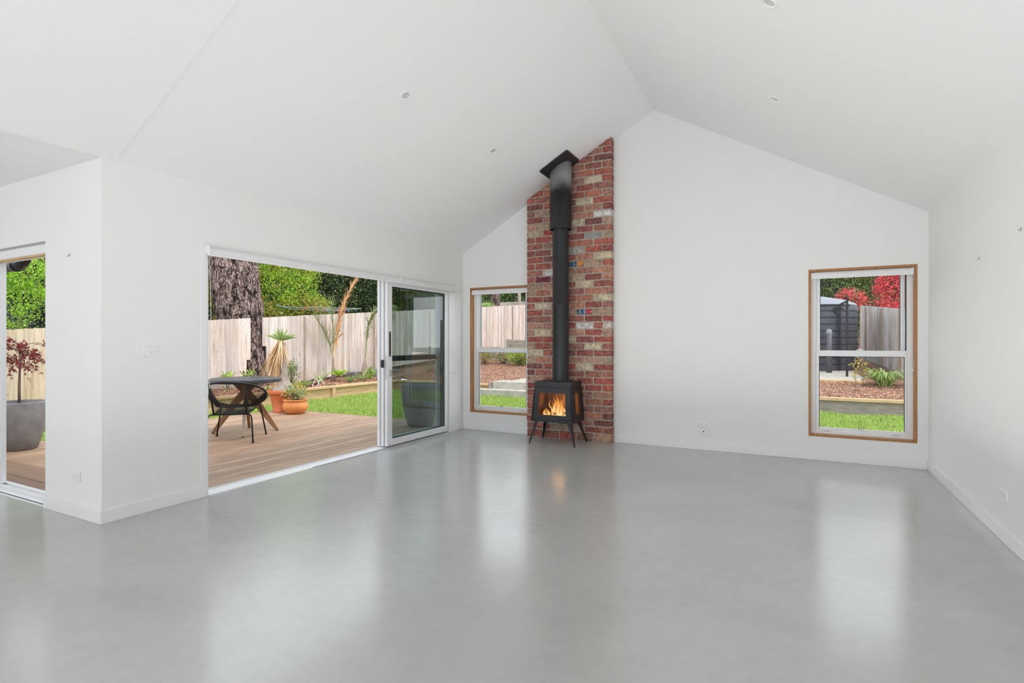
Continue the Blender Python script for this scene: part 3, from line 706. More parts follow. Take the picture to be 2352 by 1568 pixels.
# flue
FX, FY = -2.515, 6.115
def roofz(x): return ZW + ML * (x - XL)
MB().lathe([(.098, zt), (.098, 1.66), (.1005, 1.662), (.1005, 1.672), (.098, 1.674), (.098, 2.62)], 40, (FX, FY, 0)).build('flue_pipe', M['soot'], st)
MB().lathe([(.112, zt), (.112, zt + .012), (.1, zt + .014)], 40, (FX, FY, 0)).build('flue_collar', M['soot'], st)
def sleeve_mat():
    m = M['soot'].copy(); m.name = 'heat_faded_black_steel'; nt = m.node_tree; N = nt.nodes; L = nt.links; b = N['Principled BSDF']
    g = N.new('ShaderNodeTexCoord'); sp = N.new('ShaderNodeSeparateXYZ'); L.new(g.outputs['Object'], sp.inputs[0])
    nz = N.new('ShaderNodeTexNoise'); nz.inputs['Scale'].default_value = 5; L.new(g.outputs['Object'], nz.inputs['Vector'])
    ad = N.new('ShaderNodeMath'); ad.operation = 'MULTIPLY_ADD'; ad.inputs[1].default_value = .18
    L.new(nz.outputs['Fac'], ad.inputs[0]); L.new(sp.outputs['Z'], ad.inputs[2])
    # paint burnt to pale grey toward the ceiling plate
    mr = N.new('ShaderNodeMapRange'); mr.inputs[1].default_value = 3.10; mr.inputs[2].default_value = 3.33; mr.interpolation_type = 'SMOOTHSTEP'
    L.new(ad.outputs[0], mr.inputs[0])
    mx = N.new('ShaderNodeMixRGB'); mx.inputs[1].default_value = (.022, .023, .026, 1); mx.inputs[2].default_value = (.46, .49, .475, 1)
    L.new(mr.outputs[0], mx.inputs[0]); L.new(mx.outputs[0], b.inputs['Base Color'])
    return m
sl = MB().lathe([(.122, 2.585), (.134, 2.583), (.136, 2.59), (.136, 2.605), (.133, 2.608), (.133, 3.7)], 44, (FX, FY, 0)).build('flue_sleeve', sleeve_mat(), st)
cut(sl, (XL, 0, ZW - .006), NL)
for a in range(6):
    t = a * pi / 3 - 1.9; MB().lathe([(.006, 0), (.005, .004), (.0, .006)], 8, (FX + .137 * cos(t), FY + .137 * sin(t), 2.61)).build('sleeve_rivet', M['steel'], st)
pl = MB(); hw = .205; cs = V((1, 0, ML)).normalized(); yv = V((0, 1, 0)); c0 = V((FX + .012, FY - .075, roofz(FX + .012))) - NL * .012
ring = []
def rrect(h, r, n=4):
    o_ = []
    for cx, cy, a0 in ((h - r, h - r, 0), (-h + r, h - r, 90), (-h + r, -h + r, 180), (h - r, -h + r, 270)):
        for i in range(n + 1):
            a = R(a0 + 90 * i / n); o_.append((cx + r * cos(a), cy + r * sin(a)))
    return o_
rr_ = rrect(hw, .03); k = len(rr_)
vs = [c0 + cs * a + yv * b - NL * .006 for a, b in rr_] + [c0 + cs * a + yv * b + NL * .006 for a, b in rr_]
pl.add(vs, [tuple(range(k))[::-1], tuple(range(k, 2 * k))] + [(i, (i + 1) % k, k + (i + 1) % k, k + i) for i in range(k)])
pl.build('ceiling_plate', M['soot'], st)
# logs, embers and flames (rest in the firebox)
def log(a, b, r, label):
    a, b = V(a), V(b); n = 12; pts = []; rs = []
    for i in range(n + 1):
        f = i / n; pts.append(a.lerp(b, f) + V((0, 0, .004 * sin(f * 9)))); rs.append(r * (1 + .10 * sin(f * 13 + r * 99)) * (.8 if i in (0, n) else 1))
    return tag(MB().tube(pts, rs, 10).build('firewood_log', M['log'], loc=(a + b) / 2), label, 'log', 'burning firewood in the stove')
zf_ = zb + .052
log((SX - .17, 6.0, zf_ + .028), (SX + .03, 6.03, zf_ + .035), .028, 'charred log lying at the back of the stove fire')
log((SX - .02, 5.93, zf_ + .03), (SX + .14, 6.02, zf_ + .045), .025, 'small charred log at the front right of the fire')
log((SX - .12, 5.98, zf_ + .085), (SX - .01, 6.06, zf_ + .10), .042, 'short dark log resting on top of the other burning logs')
em_ = MB(); re_ = random.Random(5)
for i in range(60):
    x, y = SX + re_.uniform(-.17, .17), re_.uniform(5.90, 6.08); s_ = re_.uniform(.006, .016)
    em_.box(x - s_, x + s_, y - s_, y + s_, zf_ - .002, zf_ + s_)
tag(em_.build('glowing_embers', M['ember'], loc=(SX, 6, zf_)), 'glowing orange embers spread across the stove floor', 'embers', kind='stuff')
fl = MB(); rf = random.Random(11)
def flame(x, y, h, w, lean, seed):
    n = 10; L_ = []; Rr = []
    for i in range(n + 1):
        f = i / n
        cx = x + lean * f * h + (.020 * sin(f * 8 + seed) + .007 * sin(f * 19 + seed * 3)) * (f + .15) ; ww = w * (sin(pi * min(1, f * .85 + .13)) ** .8) * (1 - f ** 2.2)
        yy = y + .01 * sin(f * 5 + seed * 2)
        z = zf_ + h * f
        L_.append((cx - ww, yy + .004, z)); Rr.append((cx + ww, yy + .004, z))
        fl_c.append(None)
    mid = [((a[0] + b[0]) / 2 + .002, a[1] - w * .5 * (1 - i / n) - .002, a[2]) for i, (a, b) in enumerate(zip(L_, Rr))]
    def cc(f, edge):
        core = (1.3, 1.05, .6); mid_ = (1.0, .46, .09); out = (.85, .18, .02)
        q = f * .9 + (.35 if edge else 0)
        if q < .5: k_ = q / .5; c = tuple(core[i] * (1 - k_) + mid_[i] * k_ for i in range(3))
        else: k_ = min(1, (q - .5) / .6); c = tuple(mid_[i] * (1 - k_) + out[i] * k_ for i in range(3))
        al = (.5 if edge else 1.0) * (1 - f ** 3)
        g = 1.35 if not edge else .8
        return tuple(v * g for v in c) + (al,)
    for i in range(n):
        f0, f1 = i / n, (i + 1) / n
        fl.add([L_[i], mid[i], mid[i + 1], L_[i + 1]], [(0, 1, 2, 3)], [cc(f0, 1), cc(f0, 0), cc(f1, 0), cc(f1, 1)])
        fl.add([mid[i], Rr[i], Rr[i + 1], mid[i + 1]], [(0, 1, 2, 3)], [cc(f0, 0), cc(f0, 1), cc(f1, 1), cc(f1, 0)])
fl_c = []
for x, h, w, ln_ in ((-.13, .05, .035, .3), (-.09, .07, .02, .2), (-.045, .17, .022, .1), (-.01, .235, .030, .0), (.02, .25, .034, .02), (.045, .20, .034, .05), (.075, .165, .036, .0),
                     (.105, .19, .022, -.1), (.135, .14, .026, .1), (.155, .11, .02, .1), (-.03, .20, .016, -.2), (.06, .24, .012, .15), (.0, .10, .045, 0), (.09, .09, .045, 0), (-.16, .04, .03, .4)):
    flame(SX + x, rf.uniform(5.92, 6.0), h * 1.22 if h > .12 else h, w, ln_, rf.uniform(0, 6))
for i in range(16): flame(SX + rf.uniform(-.16, .16), rf.uniform(5.91, 6.06), rf.uniform(.03, .12), rf.uniform(.008, .022), rf.uniform(-.2, .2), rf.uniform(0, 6))
tag(fl.build('fire_flames', M['flame'], loc=(SX, 6, zf_)), 'bright orange flames burning inside the black stove', 'fire', kind='stuff')

# ------------------------------------------------------------------ small wall and ceiling fittings
def downlight(x, y, left, label):
    m_ = ML if left else -MR; N_ = NL if left else NR
    z = (ZW + ML * (x - XL)) if left else (ZRG - MR * (x - XRG))
    root = empty('downlight', (x, y, z), label, 'light', 'recessed ceiling downlights')
    a = V((1, 0, m_)).normalized(); b = V((0, 1, 0)); c = V((x, y, z))
    def prof(pr, n=32):
        vs = []; fs = []
        for r, h in pr:
            for j_ in range(n):
                t = 2 * pi * j_ / n; vs.append(c + a * r * cos(t) + b * r * sin(t) - N_ * h)
        for i in range(len(pr) - 1):
            for j_ in range(n): fs.append((i * n + j_, i * n + (j_ + 1) % n, (i + 1) * n + (j_ + 1) % n, (i + 1) * n + j_))
        return MB().add(vs, fs, sm=True)
    prof([(.050, .0005), (.049, .005), (.044, .007), (.036, .006), (.033, .001)]).build('bezel', M['ceiling'], root)
    prof([(.034, .0015), (.001, .0025)]).build('lens', M['lens'], root)
downlight(-2.765, 3.456, True, 'downlight on the left slope, above the open sliding door')
downlight(-2.762, 4.876, True, 'downlight on the left slope nearest the brick panel')
downlight(-.130, 4.856, False, 'downlight on the right slope nearest the gable wall')
downlight(-.120, 3.450, False, 'downlight on the right slope cut by the top of the picture')

def plate(name, label, cat, c, u, n, w, h, kind, group=None):
    # c centre on the wall, u horizontal unit vector, n wall normal
    c, u, n = V(c), V(u), V(n); z = V((0, 0, 1))
    root = empty(name, c, label, cat, group)
    def bx(cu, cz, w_, h_, d0, d1):
        p = []
        for dz in (-h_ / 2, h_ / 2):
            p += [c + u * (cu - w_ / 2) + z * (cz + dz) + n * d0, c + u * (cu + w_ / 2) + z * (cz + dz) + n * d0, c + u * (cu + w_ / 2) + z * (cz + dz) + n * d1, c + u * (cu - w_ / 2) + z * (cz + dz) + n * d1]
        return p
    MB().hexa(bx(0, 0, w, h, 0, .009)).build('face_plate', M['plastic'], root, .003)
    def knob(cu, cz, r=.0075):
        m = MB(); k = 14; vs = []
        for r_, d_ in ((r, .009), (r, .0125), (r * .7, .014)):
            for j_ in range(k): t = 2 * pi * j_ / k; vs.append(c + u * (cu + r_ * cos(t)) + z * (cz + r_ * sin(t)) + n * d_)
        fs = [(i * k + j_, i * k + (j_ + 1) % k, (i + 1) * k + (j_ + 1) % k, (i + 1) * k + j_) for i in range(2) for j_ in range(k)] + [tuple(2 * k + j_ for j_ in range(k))]
        m.add(vs, fs); m.build('switch_button', M['trim'], root)
    if kind == 'gpo':
        for s_ in (-1, 1):
            knob(s_ * .026, .019, .007)
            m = MB()
            for du, dz, rot in ((-.007, .002, .5), (.007, .002, -.5), (0, -.011, 0)):
                p = bx(s_ * .026 + du, -.008 + dz, .0022, .008, .0088, .0094); m.hexa(p)
            m.build('socket_slots', M['plastic_dark'], root)
    elif kind == 'switch':
        for a_, b_ in ((-.022, .012), (.022, .012), (-.022, -.012), (.022, -.012), (0, 0)): knob(a_, b_, .008)
    elif kind == 'data':
        m = MB(); k = 12; m.add([c + u * .008 * cos(2 * pi * j_ / k) + z * .008 * sin(2 * pi * j_ / k) + n * .0095 for j_ in range(k)], [tuple(range(k))]); m.build('cable_hole', M['rubber'], root)
    return root
plate('light_switch', 'white five button light switch on the wall left of the wide sliding door', 'switch', (XL, 2.24, 1.148), (0, 1, 0), (1, 0, 0), .112, .076, 'switch')
G_ = 'white double power sockets'
plate('power_socket', 'white double power socket low on the return wall near the corner', 'socket', (-4.425, YC, .285), (1, 0, 0), (0, -1, 0), .115, .073, 'gpo', G_)
plate('power_socket', 'white double power socket on the gable wall above the round hole plate', 'socket', (-.893, YG, .290), (1, 0, 0), (0, -1, 0), .113, .070, 'gpo', G_)
plate('cable_plate', 'white wall plate with a dark centre hole directly below a socket', 'wall plate', (-.891, YG, .206), (1, 0, 0), (0, -1, 0), .113, .070, 'data')
plate('power_socket', 'white double power socket low on the right wall', 'socket', (XR, 4.30, .290), (0, -1, 0), (-1, 0, 0), .113, .070, 'gpo', G_)
def hook(c, n, label):
    c, n = V(c), V(n); z = V((0, 0, 1))
    pts = [c + n * .002 + z * .009, c + n * .003 - z * .004, c + n * .006 - z * .009, c + n * .011 - z * .007, c + n * .012 - z * .0]
    o = MB().tube(pts, [.0028, .003, .0028, .0025, .002], 8).tube([c + z * .005, c + n * .005 + z * .008], .0024, 8).build('picture_hook', M['brass'], loc=c)
    tag(o, label, 'hook', 'small brass picture hooks')
hook((-4.521, YC, 1.828), (0, -1, 0), 'tiny brass hook high on the return wall beside the corner')
hook((XR, 4.80, 1.795), (-1, 0, 0), 'small brass hook on the right wall, the lower one farther in')
hook((XR, 4.033, 1.855), (-1, 0, 0), 'small brass hook on the right wall at the picture edge')

# ================================================================== outdoors
def sm_(t): t = max(0, min(1, t)); return t * t * (3 - 2 * t)
def gz(x, y):       # height of the garden beds
    return max(.05 + .078 * (y - 12.2), -.04) + .11 * sm_((-9.3 - x) / .9)
# ground: lawn base, lower strip at the left, mulch beds
g = MB()
g.box(XL - WT - .1, 4.5, YG + WT, 12.25, -.5, ZL - .02).box(-10.15, XL - WT - .1, 2.05, 12.25, -.5, ZL - .02)
S(g.build('lawn_ground', M['lawn']), 'ground', 'green lawn between the house and the timber retaining wall')
g = MB(); nx, ny = 60, 50
def sheet(mb, x0, x1, y0, y1, nx, ny, f, amp=.012):
    vs = [(x0 + (x1 - x0) * i / nx, y0 + (y1 - y0) * j_ / ny, f(x0 + (x1 - x0) * i / nx, y0 + (y1 - y0) * j_ / ny) + amp * noise.noise((i * .9, j_ * .9, 3))) for j_ in range(ny + 1) for i in range(nx + 1)]
    fs = [(j_ * (nx + 1) + i, j_ * (nx + 1) + i + 1, (j_ + 1) * (nx + 1) + i + 1, (j_ + 1) * (nx + 1) + i) for j_ in range(ny) for i in range(nx)]
    mb.add(vs, fs, sm=True)
sheet(g, -16, 7, 12.32, 30, 60, 50, gz)
sheet(g, -16, -10.24, 5.9, 12.32, 24, 30, gz)
S(g.build('mulch_bed', M['soil']), 'ground', 'sloping garden bed covered with brown bark mulch')
g = MB(); sheet(g, -22, -10.15, -2, 5.9, 20, 20, lambda x, y: -.24 - .38 * sm_((-10.15 - x) / 2.6))
S(g.build('lower_ground', M['lawn']), 'ground', 'lower grassy ground along the fence at the left')
def chips(n, area, name, label, size=(.010, .030)):
    m = MB(); r = random.Random(n)
    for _ in range(n):
        x, y = area(r); z = gz(x, y) + .012 + r.random() * .012; a = r.uniform(0, pi); l = r.uniform(*size); w_ = l * r.uniform(.3, .6)
        t1, t2 = r.uniform(-.4, .4), r.uniform(-.4, .4)
        dx, dy = cos(a), sin(a)
        m.add([(x - dx * l, y - dy * l, z - t1 * l), (x + dy * w_, y - dx * w_, z + t2 * w_), (x + dx * l, y + dy * l, z + t1 * l), (x - dy * w_, y + dx * w_, z - t2 * w_)], [(0, 1, 2, 3)])
    tag(m.build(name, M['chip'], loc=(area(r)[0], area(r)[1], 0)), label, 'mulch', kind='stuff')
def a1(r):
    return (r.uniform(-11.95, -10.34), r.uniform(6.2, 12.1))
def a2(r):
    y = 12.46 + (r.random() ** 1.3) * 5; return (r.uniform(-10.3, -5.4), y)
def a3(r):
    y = 12.50 + (r.random() ** 1.4) * 6; return (r.uniform(-.2, 2.9), y)
chips(17000, a1, 'bark_mulch', 'brown bark mulch in the bed along the side fence')
chips(17000, a2, 'bark_mulch', 'reddish bark mulch above the concrete garden steps')
chips(17000, a3, 'bark_mulch', 'brown bark mulch below the dark water tank')
def lawn(n, regions, name, label):
    m = MB(); r = random.Random(5 + n)
    for _ in range(n):
        x0, x1, y0, y1, hh = regions[r.choices(range(len(regions)), [(q[1] - q[0]) * (q[3] - q[2]) for q in regions])[0]]
        x, y = r.uniform(x0, x1), r.uniform(y0, y1)
        h = r.uniform(.04, .085) * hh * (1 + .5 * noise.noise((x * 1.5, y * 1.5, 0))); a = r.uniform(0, 2 * pi); w_ = r.uniform(.0035, .006) * (1 + .05 * y)
        lx, ly = r.uniform(-.5, .5) * h, r.uniform(-.5, .5) * h; dx, dy = cos(a) * w_, sin(a) * w_
        m.add([(x - dx, y - dy, ZL - .02), (x + dx, y + dy, ZL - .02), (x + dx * .6 + lx * .5, y + dy * .6 + ly * .5, ZL + h * .6), (x + lx, y + ly, ZL + h), (x - dx * .6 + lx * .5, y - dy * .6 + ly * .5, ZL + h * .6)], [(0, 1, 2, 3, 4)])
    tag(m.build(name, M['grass'], loc=((regions[0][0] + regions[0][1]) / 2, (regions[0][2] + regions[0][3]) / 2, ZL)), label, 'grass', kind='stuff')
lawn(52000, [(-10.1, -5.0, 7.1, 12.1, 1.0), (-10.1, -8.62, 3.4, 7.1, 1.0)], 'grass', 'short bright green lawn grass beyond the deck')
lawn(26000, [(-8.2, -5.2, 9.8, 11.9, 1.0), (-.6, 2.6, 9.6, 12.15, 1.0)], 'grass', 'green lawn grass outside the sash windows')

# deck
dk = MB(); bw = .132; gp = .0065
x = -8.55
while x < XL - WT - .03:
    dk.box(x, min(x + bw, XL - WT - .022), 2.47, 7.05, ZD - .022, ZD); x += bw + gp
dko = S(dk.build('deck', M['deck']), 'deck', 'weathered brown timber deck outside the sliding doors')
dk = MB(); y = 2.10
for i in range(4): dk.box(-9.2, XL - WT - .022, y, y + bw, ZD - .022, ZD + .001); y += bw + gp
S(dk.build('deck_border', M['deckx']), 'deck', 'dark brown deck border boards at the left door sill')
S(MB().box(-8.53, XL - WT - .03, 7.05, 7.075, -.25, ZD - .0).box(-8.575, -8.552, 2.1, 7.05, -.3, ZD).build('deck_fascia', M['deckx']), 'deck', 'timber edge board around the deck')

# fences
def fence_line(name, P0, P1, h0, h1, z0, z1, pw, n_post, m, label, group=None, skip=None, face=1, kick=False, lap=.006):
    P0, P1 = V((*P0, 0)), V((*P1, 0)); L_ = (P1 - P0).length; u = (P1 - P0) / L_; n = V((-u.y, u.x, 0)) * face
    root = empty(name, (P0.x, P0.y, z0), label, 'fence', group)
    pal = MB(); r = random.Random(int(L_ * 100)); k = max(1, round(L_ / pw)); pw = L_ / k
    for i in range(k):
        s_ = i * pw; f = (s_ + pw / 2) / L_; zb_ = z0 + (z1 - z0) * f; zt_ = h0 + (h1 - h0) * f + r.uniform(-.004, .004)
        if skip:
            q = skip(s_ + pw / 2)
            if q == 'none': continue
            if q is not None: zb_ = q
        o_ = n * (r.uniform(-.004, .004) + (lap if i % 2 else 0)); a = P0 + u * (s_ - .004) + o_; b = P0 + u * (s_ + pw + .004) + o_; t = n * -.015
        pal.hexa([V((p.x, p.y, z)) for z in (zb_, zt_) for p in (a, b, b + t, a + t)])
    pal.build('palings', m, root)
    for i in range(n_post):
        f = (i + .5) / n_post; c_ = P0 + u * (L_ * f)
        if skip and skip(L_ * f) is not None: continue
        zt_ = h0 + (h1 - h0) * f - .03; zb_ = z0 + (z1 - z0) * f - .1
        a = c_ - u * .022; b = c_ + u * .022; t = n * .045
        MB().hexa([V((p.x, p.y, z)) for z in (zb_, zt_) for p in (a, b, b + t, a + t)]).build('post', M['postwood'], root)
    if kick:
        a, b, t = P0, P1, n * .03
        MB().hexa([V((a.x, a.y, z0 - .02)), V((b.x, b.y, z1 - .02)), V((b.x, b.y, z1 - .02)) + t, V((a.x, a.y, z0 - .02)) + t,
                   V((a.x, a.y, z0 + .14)), V((b.x, b.y, z1 + .14)), V((b.x, b.y, z1 + .14)) + t, V((a.x, a.y, z0 + .14)) + t]).build('kick_board', M['pine_grey'], root)
    return root
fx = lambda y: -12.0 + .173 * (y - 11.2)
ft = lambda y: 1.99 + .0835 * (y - 11.2)
# left run (behind the pots), main run, split by the big tree
yT0, yT1 = 9.17, 9.49
fence_line('timber_fence', (fx(1.0), 1.0), (fx(7.0), 7.0), ft(1), ft(7.0), -.62, -.15, .135, 3, M['paling_tan'], 'pale timber paling fence seen through the narrow left door', face=-1)
fence_line('timber_fence', (fx(7.0), 7.0), (fx(yT0), yT0), ft(7.0), ft(yT0), -.2, .0, .10, 0, M['paling'], 'pale timber paling fence panel left of the big tree trunk', face=-1,
           skip=lambda s_: None if s_ < 2.06 else .75)
fence_line('timber_fence', (fx(yT1), yT1), (fx(26), 26), ft(yT1) + .0, ft(26), .02, 1.5, .10, 7, M['paling'], 'long pale timber paling fence right of the big tree trunk', face=-1,
           skip=lambda s_: None if s_ > .12 else 1.1)
# back fence (seen left of the bricks) and right hand fence
fence_line('timber_fence', (-19.0, 29.0), (6.0, 29.0), 3.62, 3.62, 1.3, 1.3, .11, 6, M['pine_grey'], 'darker timber fence far behind the garden bed', face=-1)
fence_line('timber_fence', (2.42, 15.2), (1.9, 20.4), 1.95, 2.37, .26, .62, .105, 3, M['paling_old'], 'silvery timber paling fence right of the water tank', face=1, kick=True, lap=.004)

# retaining walls
rw = empty('retaining_wall', (-10.2, 9, ZL), 'timber sleeper retaining wall along the left side of the lawn', 'retaining wall')
MB().box(-10.30, -10.11, 5.9, 9.9, .065, .115).box(-10.30, -10.11, 9.905, 12.35, .065, .115).build('capping_board', M['pine'], rw, .004)
MB().box(-10.24, -10.19, 5.9, 12.3, -.22, -.08).box(-10.24, -10.19, 5.9, 12.3, -.075, .064).build('sleeper', M['pine'], rw, .003)
for y in (6.1, 7.7, 9.85, 11.7): MB().box(-10.19, -10.115, y - .045, y + .045, -.24, .064).build('post', M['pine'], rw, .003)
rw = empty('retaining_wall', (-8.7, 12.3, ZL), 'timber sleeper retaining wall at the back of the lawn left of the steps', 'retaining wall')
MB().box(-10.11, -7.02, 12.2, 12.36, .065, .115).build('capping_board', M['pine'], rw, .004)
MB().box(-10.19, -7.02, 12.26, 12.32, -.22, .064).build('sleeper', M['pine'], rw, .003)
for x in (-9.2, -8.0): MB().box(x - .045, x + .045, 12.20, 12.26, -.24, .064).build('post', M['pine'], rw, .003)
MB().box(-7.04, -6.96, 12.2, 12.36, -.22, .16).build('end_post', M['pine_grey'], rw)
rw = empty('retaining_wall', (0, 12.3, ZL), 'low timber sleeper retaining wall seen through the right hand window', 'retaining wall')
MB().box(-5.3, 4.4, 12.26, 12.44, .062, .118).build('capping_board', M['pine'], rw, .004)
MB().box(-5.3, 4.4, 12.34, 12.40, -.24, .061).build('sleeper', M['pine_grey'], rw, .003)
rw = empty('retaining_wall', (-9, 17.6, .4), 'weathered grey sleeper wall against the fence beyond the garden steps', 'retaining wall')
for k_ in range(3): MB().box(-10.85, -5.6, 17.55, 17.63, .42 + k_ * .195, .608 + k_ * .195).build('sleeper', M['pine_grey'], rw, .006)
for k_ in range(2): MB().box(-9.22, -5.6, 17.55, 17.63, 1.01 + k_ * .135, 1.138 + k_ * .135).build('sleeper', M['pine_grey'], rw, .006)
MB().box(-9.36, -9.22, 17.5, 17.64, .4, 1.30).build('post', M['pine_grey'], rw, .006)
MB().hexa([(-10.84, 17.63, .2), (-5.6, 17.63, .2), (-5.6, 19.2, .2), (-10.58, 19.2, .2), (-10.84, 17.63, .99), (-5.6, 17.63, .99), (-5.6, 19.2, .99), (-10.58, 19.2, .99)]).build('terrace_fill', M['soil'], rw)
# steps
s = empty('garden_steps', (-6.6, 12.1, ZL), 'two pale concrete garden steps rising from the lawn to the mulch', 'steps')
MB().box(-7.7, -5.3, 11.86, 12.18, -.24, .0).box(-6.94, -5.3, 12.18, 12.30, -.24, .0).build('lower_step', M['concrete'], s, .01)
MB().box(-6.94, -5.3, 12.22, 12.75, -.2, .185).build('upper_step', M['concrete'], s, .01)
tag(MB().add([(-6.6, 12.76, .19), (-5.3, 12.76, .19), (-3.8, 16, .42), (-5.6, 16, .42), (-6.6, 12.76, .0), (-5.3, 12.76, .0), (-3.8, 16, .0), (-5.6, 16, .0)],
    [(0, 1, 2, 3), (0, 3, 7, 4), (0, 4, 5, 1)]).build('garden_path', M['concrete']), 'pale gravel path leading away from the top garden step', 'path', kind='structure')
tag(MB().box(-11.75, -11.45, 11.9, 12.22, .0, .32).build('stone_block', M['stone'], bevel=.03, loc=(-11.5, 12.8, .1)), 'dark square stone block beside the right hand palm', 'stone')
tag(MB().box(-11.45, -10.9, 12.23, 13.43, .0, .36).build('stone_edging', M['stone'], bevel=.04, loc=(-11, 13.9, .1)), 'low grey stone edging at the fence near the glass door', 'stone')

# ------------------------------------------------------------------ foliage tools
def leaf(m, p, d, up, l, w_, mi=0):
    s_ = d.cross(up)
    if s_.length < 1e-4: s_ = d.cross(V((1, 0, 0)))
    s_ = s_.normalized() * w_ * .5; b = p + d * l * .45
    m.add([p, b + s_, p + d * l, b - s_], [(0, 1, 2, 3)], mi=mi)
def rdir(r, upb=0.0):
    while True:
        v = V((r.uniform(-1, 1), r.uniform(-1, 1), r.uniform(-1, 1)))
        if .05 < v.length < 1: v = v.normalized() + V((0, 0, upb)); return v.normalized()
def crown(blobs, n, size, r, mats=1, core=None, upb=.2, asp=.5, clump=.0, mi_fn=None):
    m = MB(); tot = sum(b[1][0] * b[1][1] + b[1][1] * b[1][2] + b[1][0] * b[1][2] for b in blobs)
    for c, rad in blobs:
        c = V(c); hv = V((-c.x, -c.y, 0)).normalized()
        k = int(3.4 * n * (rad[0] * rad[1] + rad[1] * rad[2] + rad[0] * rad[2]) / tot)
        ncl = max(6, k // 14)
        for _ in range(ncl):
            d = rdir(r, .15)
            if d.dot(hv) < -.25: d = d - hv * 2 * d.dot(hv)
            f = r.uniform(.70, 1.08) * (1 + .18 * noise.noise(tuple(d * 2.3 + c)))
            p = c + V((d.x * rad[0], d.y * rad[1], d.z * rad[2])) * f
            mi = mi_fn(p, r) if mi_fn else (r.randrange(mats) if mats > 1 else 0)
            for _k in range(16):
                q = p + rdir(r) * r.uniform(0, size * 3.2); dd = (rdir(r, upb) + d * .5).normalized()
                leaf(m, q, dd, rdir(r), size * r.uniform(.7, 1.3), size * asp, mi)
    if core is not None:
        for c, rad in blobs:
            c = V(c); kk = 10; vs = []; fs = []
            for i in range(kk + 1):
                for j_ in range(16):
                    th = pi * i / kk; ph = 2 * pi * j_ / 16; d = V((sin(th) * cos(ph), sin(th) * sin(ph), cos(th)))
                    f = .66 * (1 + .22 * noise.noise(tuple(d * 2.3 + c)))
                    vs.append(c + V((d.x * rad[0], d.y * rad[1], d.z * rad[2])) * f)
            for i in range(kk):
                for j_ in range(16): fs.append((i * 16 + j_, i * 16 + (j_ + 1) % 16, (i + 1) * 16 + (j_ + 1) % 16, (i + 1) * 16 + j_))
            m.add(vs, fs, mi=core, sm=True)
    return m
def tree(name, base, blobs, n, size, mats, label, cat, group=None, seed=1, trunk_r=.08, core=None, **kw):
    r = random.Random(seed); root = empty(name, base, label, cat, group)
    ml = [M[q] for q in mats]; ci = None
    if core: ml.append(M[core]); ci = len(ml) - 1
    crown(blobs, n, size, r, len(mats), ci, **kw).build('foliage', ml, root)
    t = MB(); b = V(base)
    for c, rad in blobs:
        c = V(c); mid = b.lerp(c, .5) + V((r.uniform(-.1, .1), r.uniform(-.1, .1), 0))
        t.tube([b, mid, c], [trunk_r, trunk_r * .7, trunk_r * .3], 7)
    t.build('trunk', M['twig'], root)
    return root
# neighbours' trees behind the side fence
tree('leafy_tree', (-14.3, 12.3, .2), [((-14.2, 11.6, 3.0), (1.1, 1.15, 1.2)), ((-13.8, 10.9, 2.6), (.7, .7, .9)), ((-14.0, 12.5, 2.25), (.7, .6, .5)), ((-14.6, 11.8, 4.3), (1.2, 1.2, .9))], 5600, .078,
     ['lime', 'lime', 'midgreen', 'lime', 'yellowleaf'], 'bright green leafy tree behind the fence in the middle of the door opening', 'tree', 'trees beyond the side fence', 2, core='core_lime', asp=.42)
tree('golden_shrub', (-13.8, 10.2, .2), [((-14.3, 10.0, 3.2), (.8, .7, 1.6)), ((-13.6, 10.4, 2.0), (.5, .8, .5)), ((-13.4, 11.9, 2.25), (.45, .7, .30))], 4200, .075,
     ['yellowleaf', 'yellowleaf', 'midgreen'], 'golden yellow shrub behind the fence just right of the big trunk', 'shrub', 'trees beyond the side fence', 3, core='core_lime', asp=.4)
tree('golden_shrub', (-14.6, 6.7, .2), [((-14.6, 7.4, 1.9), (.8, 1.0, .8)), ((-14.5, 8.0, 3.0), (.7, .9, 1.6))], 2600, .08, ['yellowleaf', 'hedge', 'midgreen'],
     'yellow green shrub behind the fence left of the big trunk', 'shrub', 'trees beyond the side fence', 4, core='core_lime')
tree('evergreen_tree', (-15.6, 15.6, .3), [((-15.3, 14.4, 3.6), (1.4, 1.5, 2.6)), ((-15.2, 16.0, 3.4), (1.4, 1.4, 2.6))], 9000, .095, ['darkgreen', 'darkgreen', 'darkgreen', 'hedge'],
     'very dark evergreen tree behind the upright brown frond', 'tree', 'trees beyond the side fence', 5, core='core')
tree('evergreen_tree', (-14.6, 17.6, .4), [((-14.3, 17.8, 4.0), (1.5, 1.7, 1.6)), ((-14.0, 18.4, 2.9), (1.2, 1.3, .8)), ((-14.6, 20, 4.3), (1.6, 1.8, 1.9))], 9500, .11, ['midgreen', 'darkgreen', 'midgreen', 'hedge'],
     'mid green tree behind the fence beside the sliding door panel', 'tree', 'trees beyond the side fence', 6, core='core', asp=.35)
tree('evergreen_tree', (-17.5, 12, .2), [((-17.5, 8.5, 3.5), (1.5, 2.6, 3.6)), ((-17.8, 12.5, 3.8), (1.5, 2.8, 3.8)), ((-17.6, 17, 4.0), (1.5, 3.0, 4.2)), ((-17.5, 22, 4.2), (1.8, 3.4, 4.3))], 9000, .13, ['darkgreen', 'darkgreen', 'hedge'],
     'tall dark hedge of evergreens at the very back of the left view', 'hedge', 'trees beyond the side fence', 7, core='core')
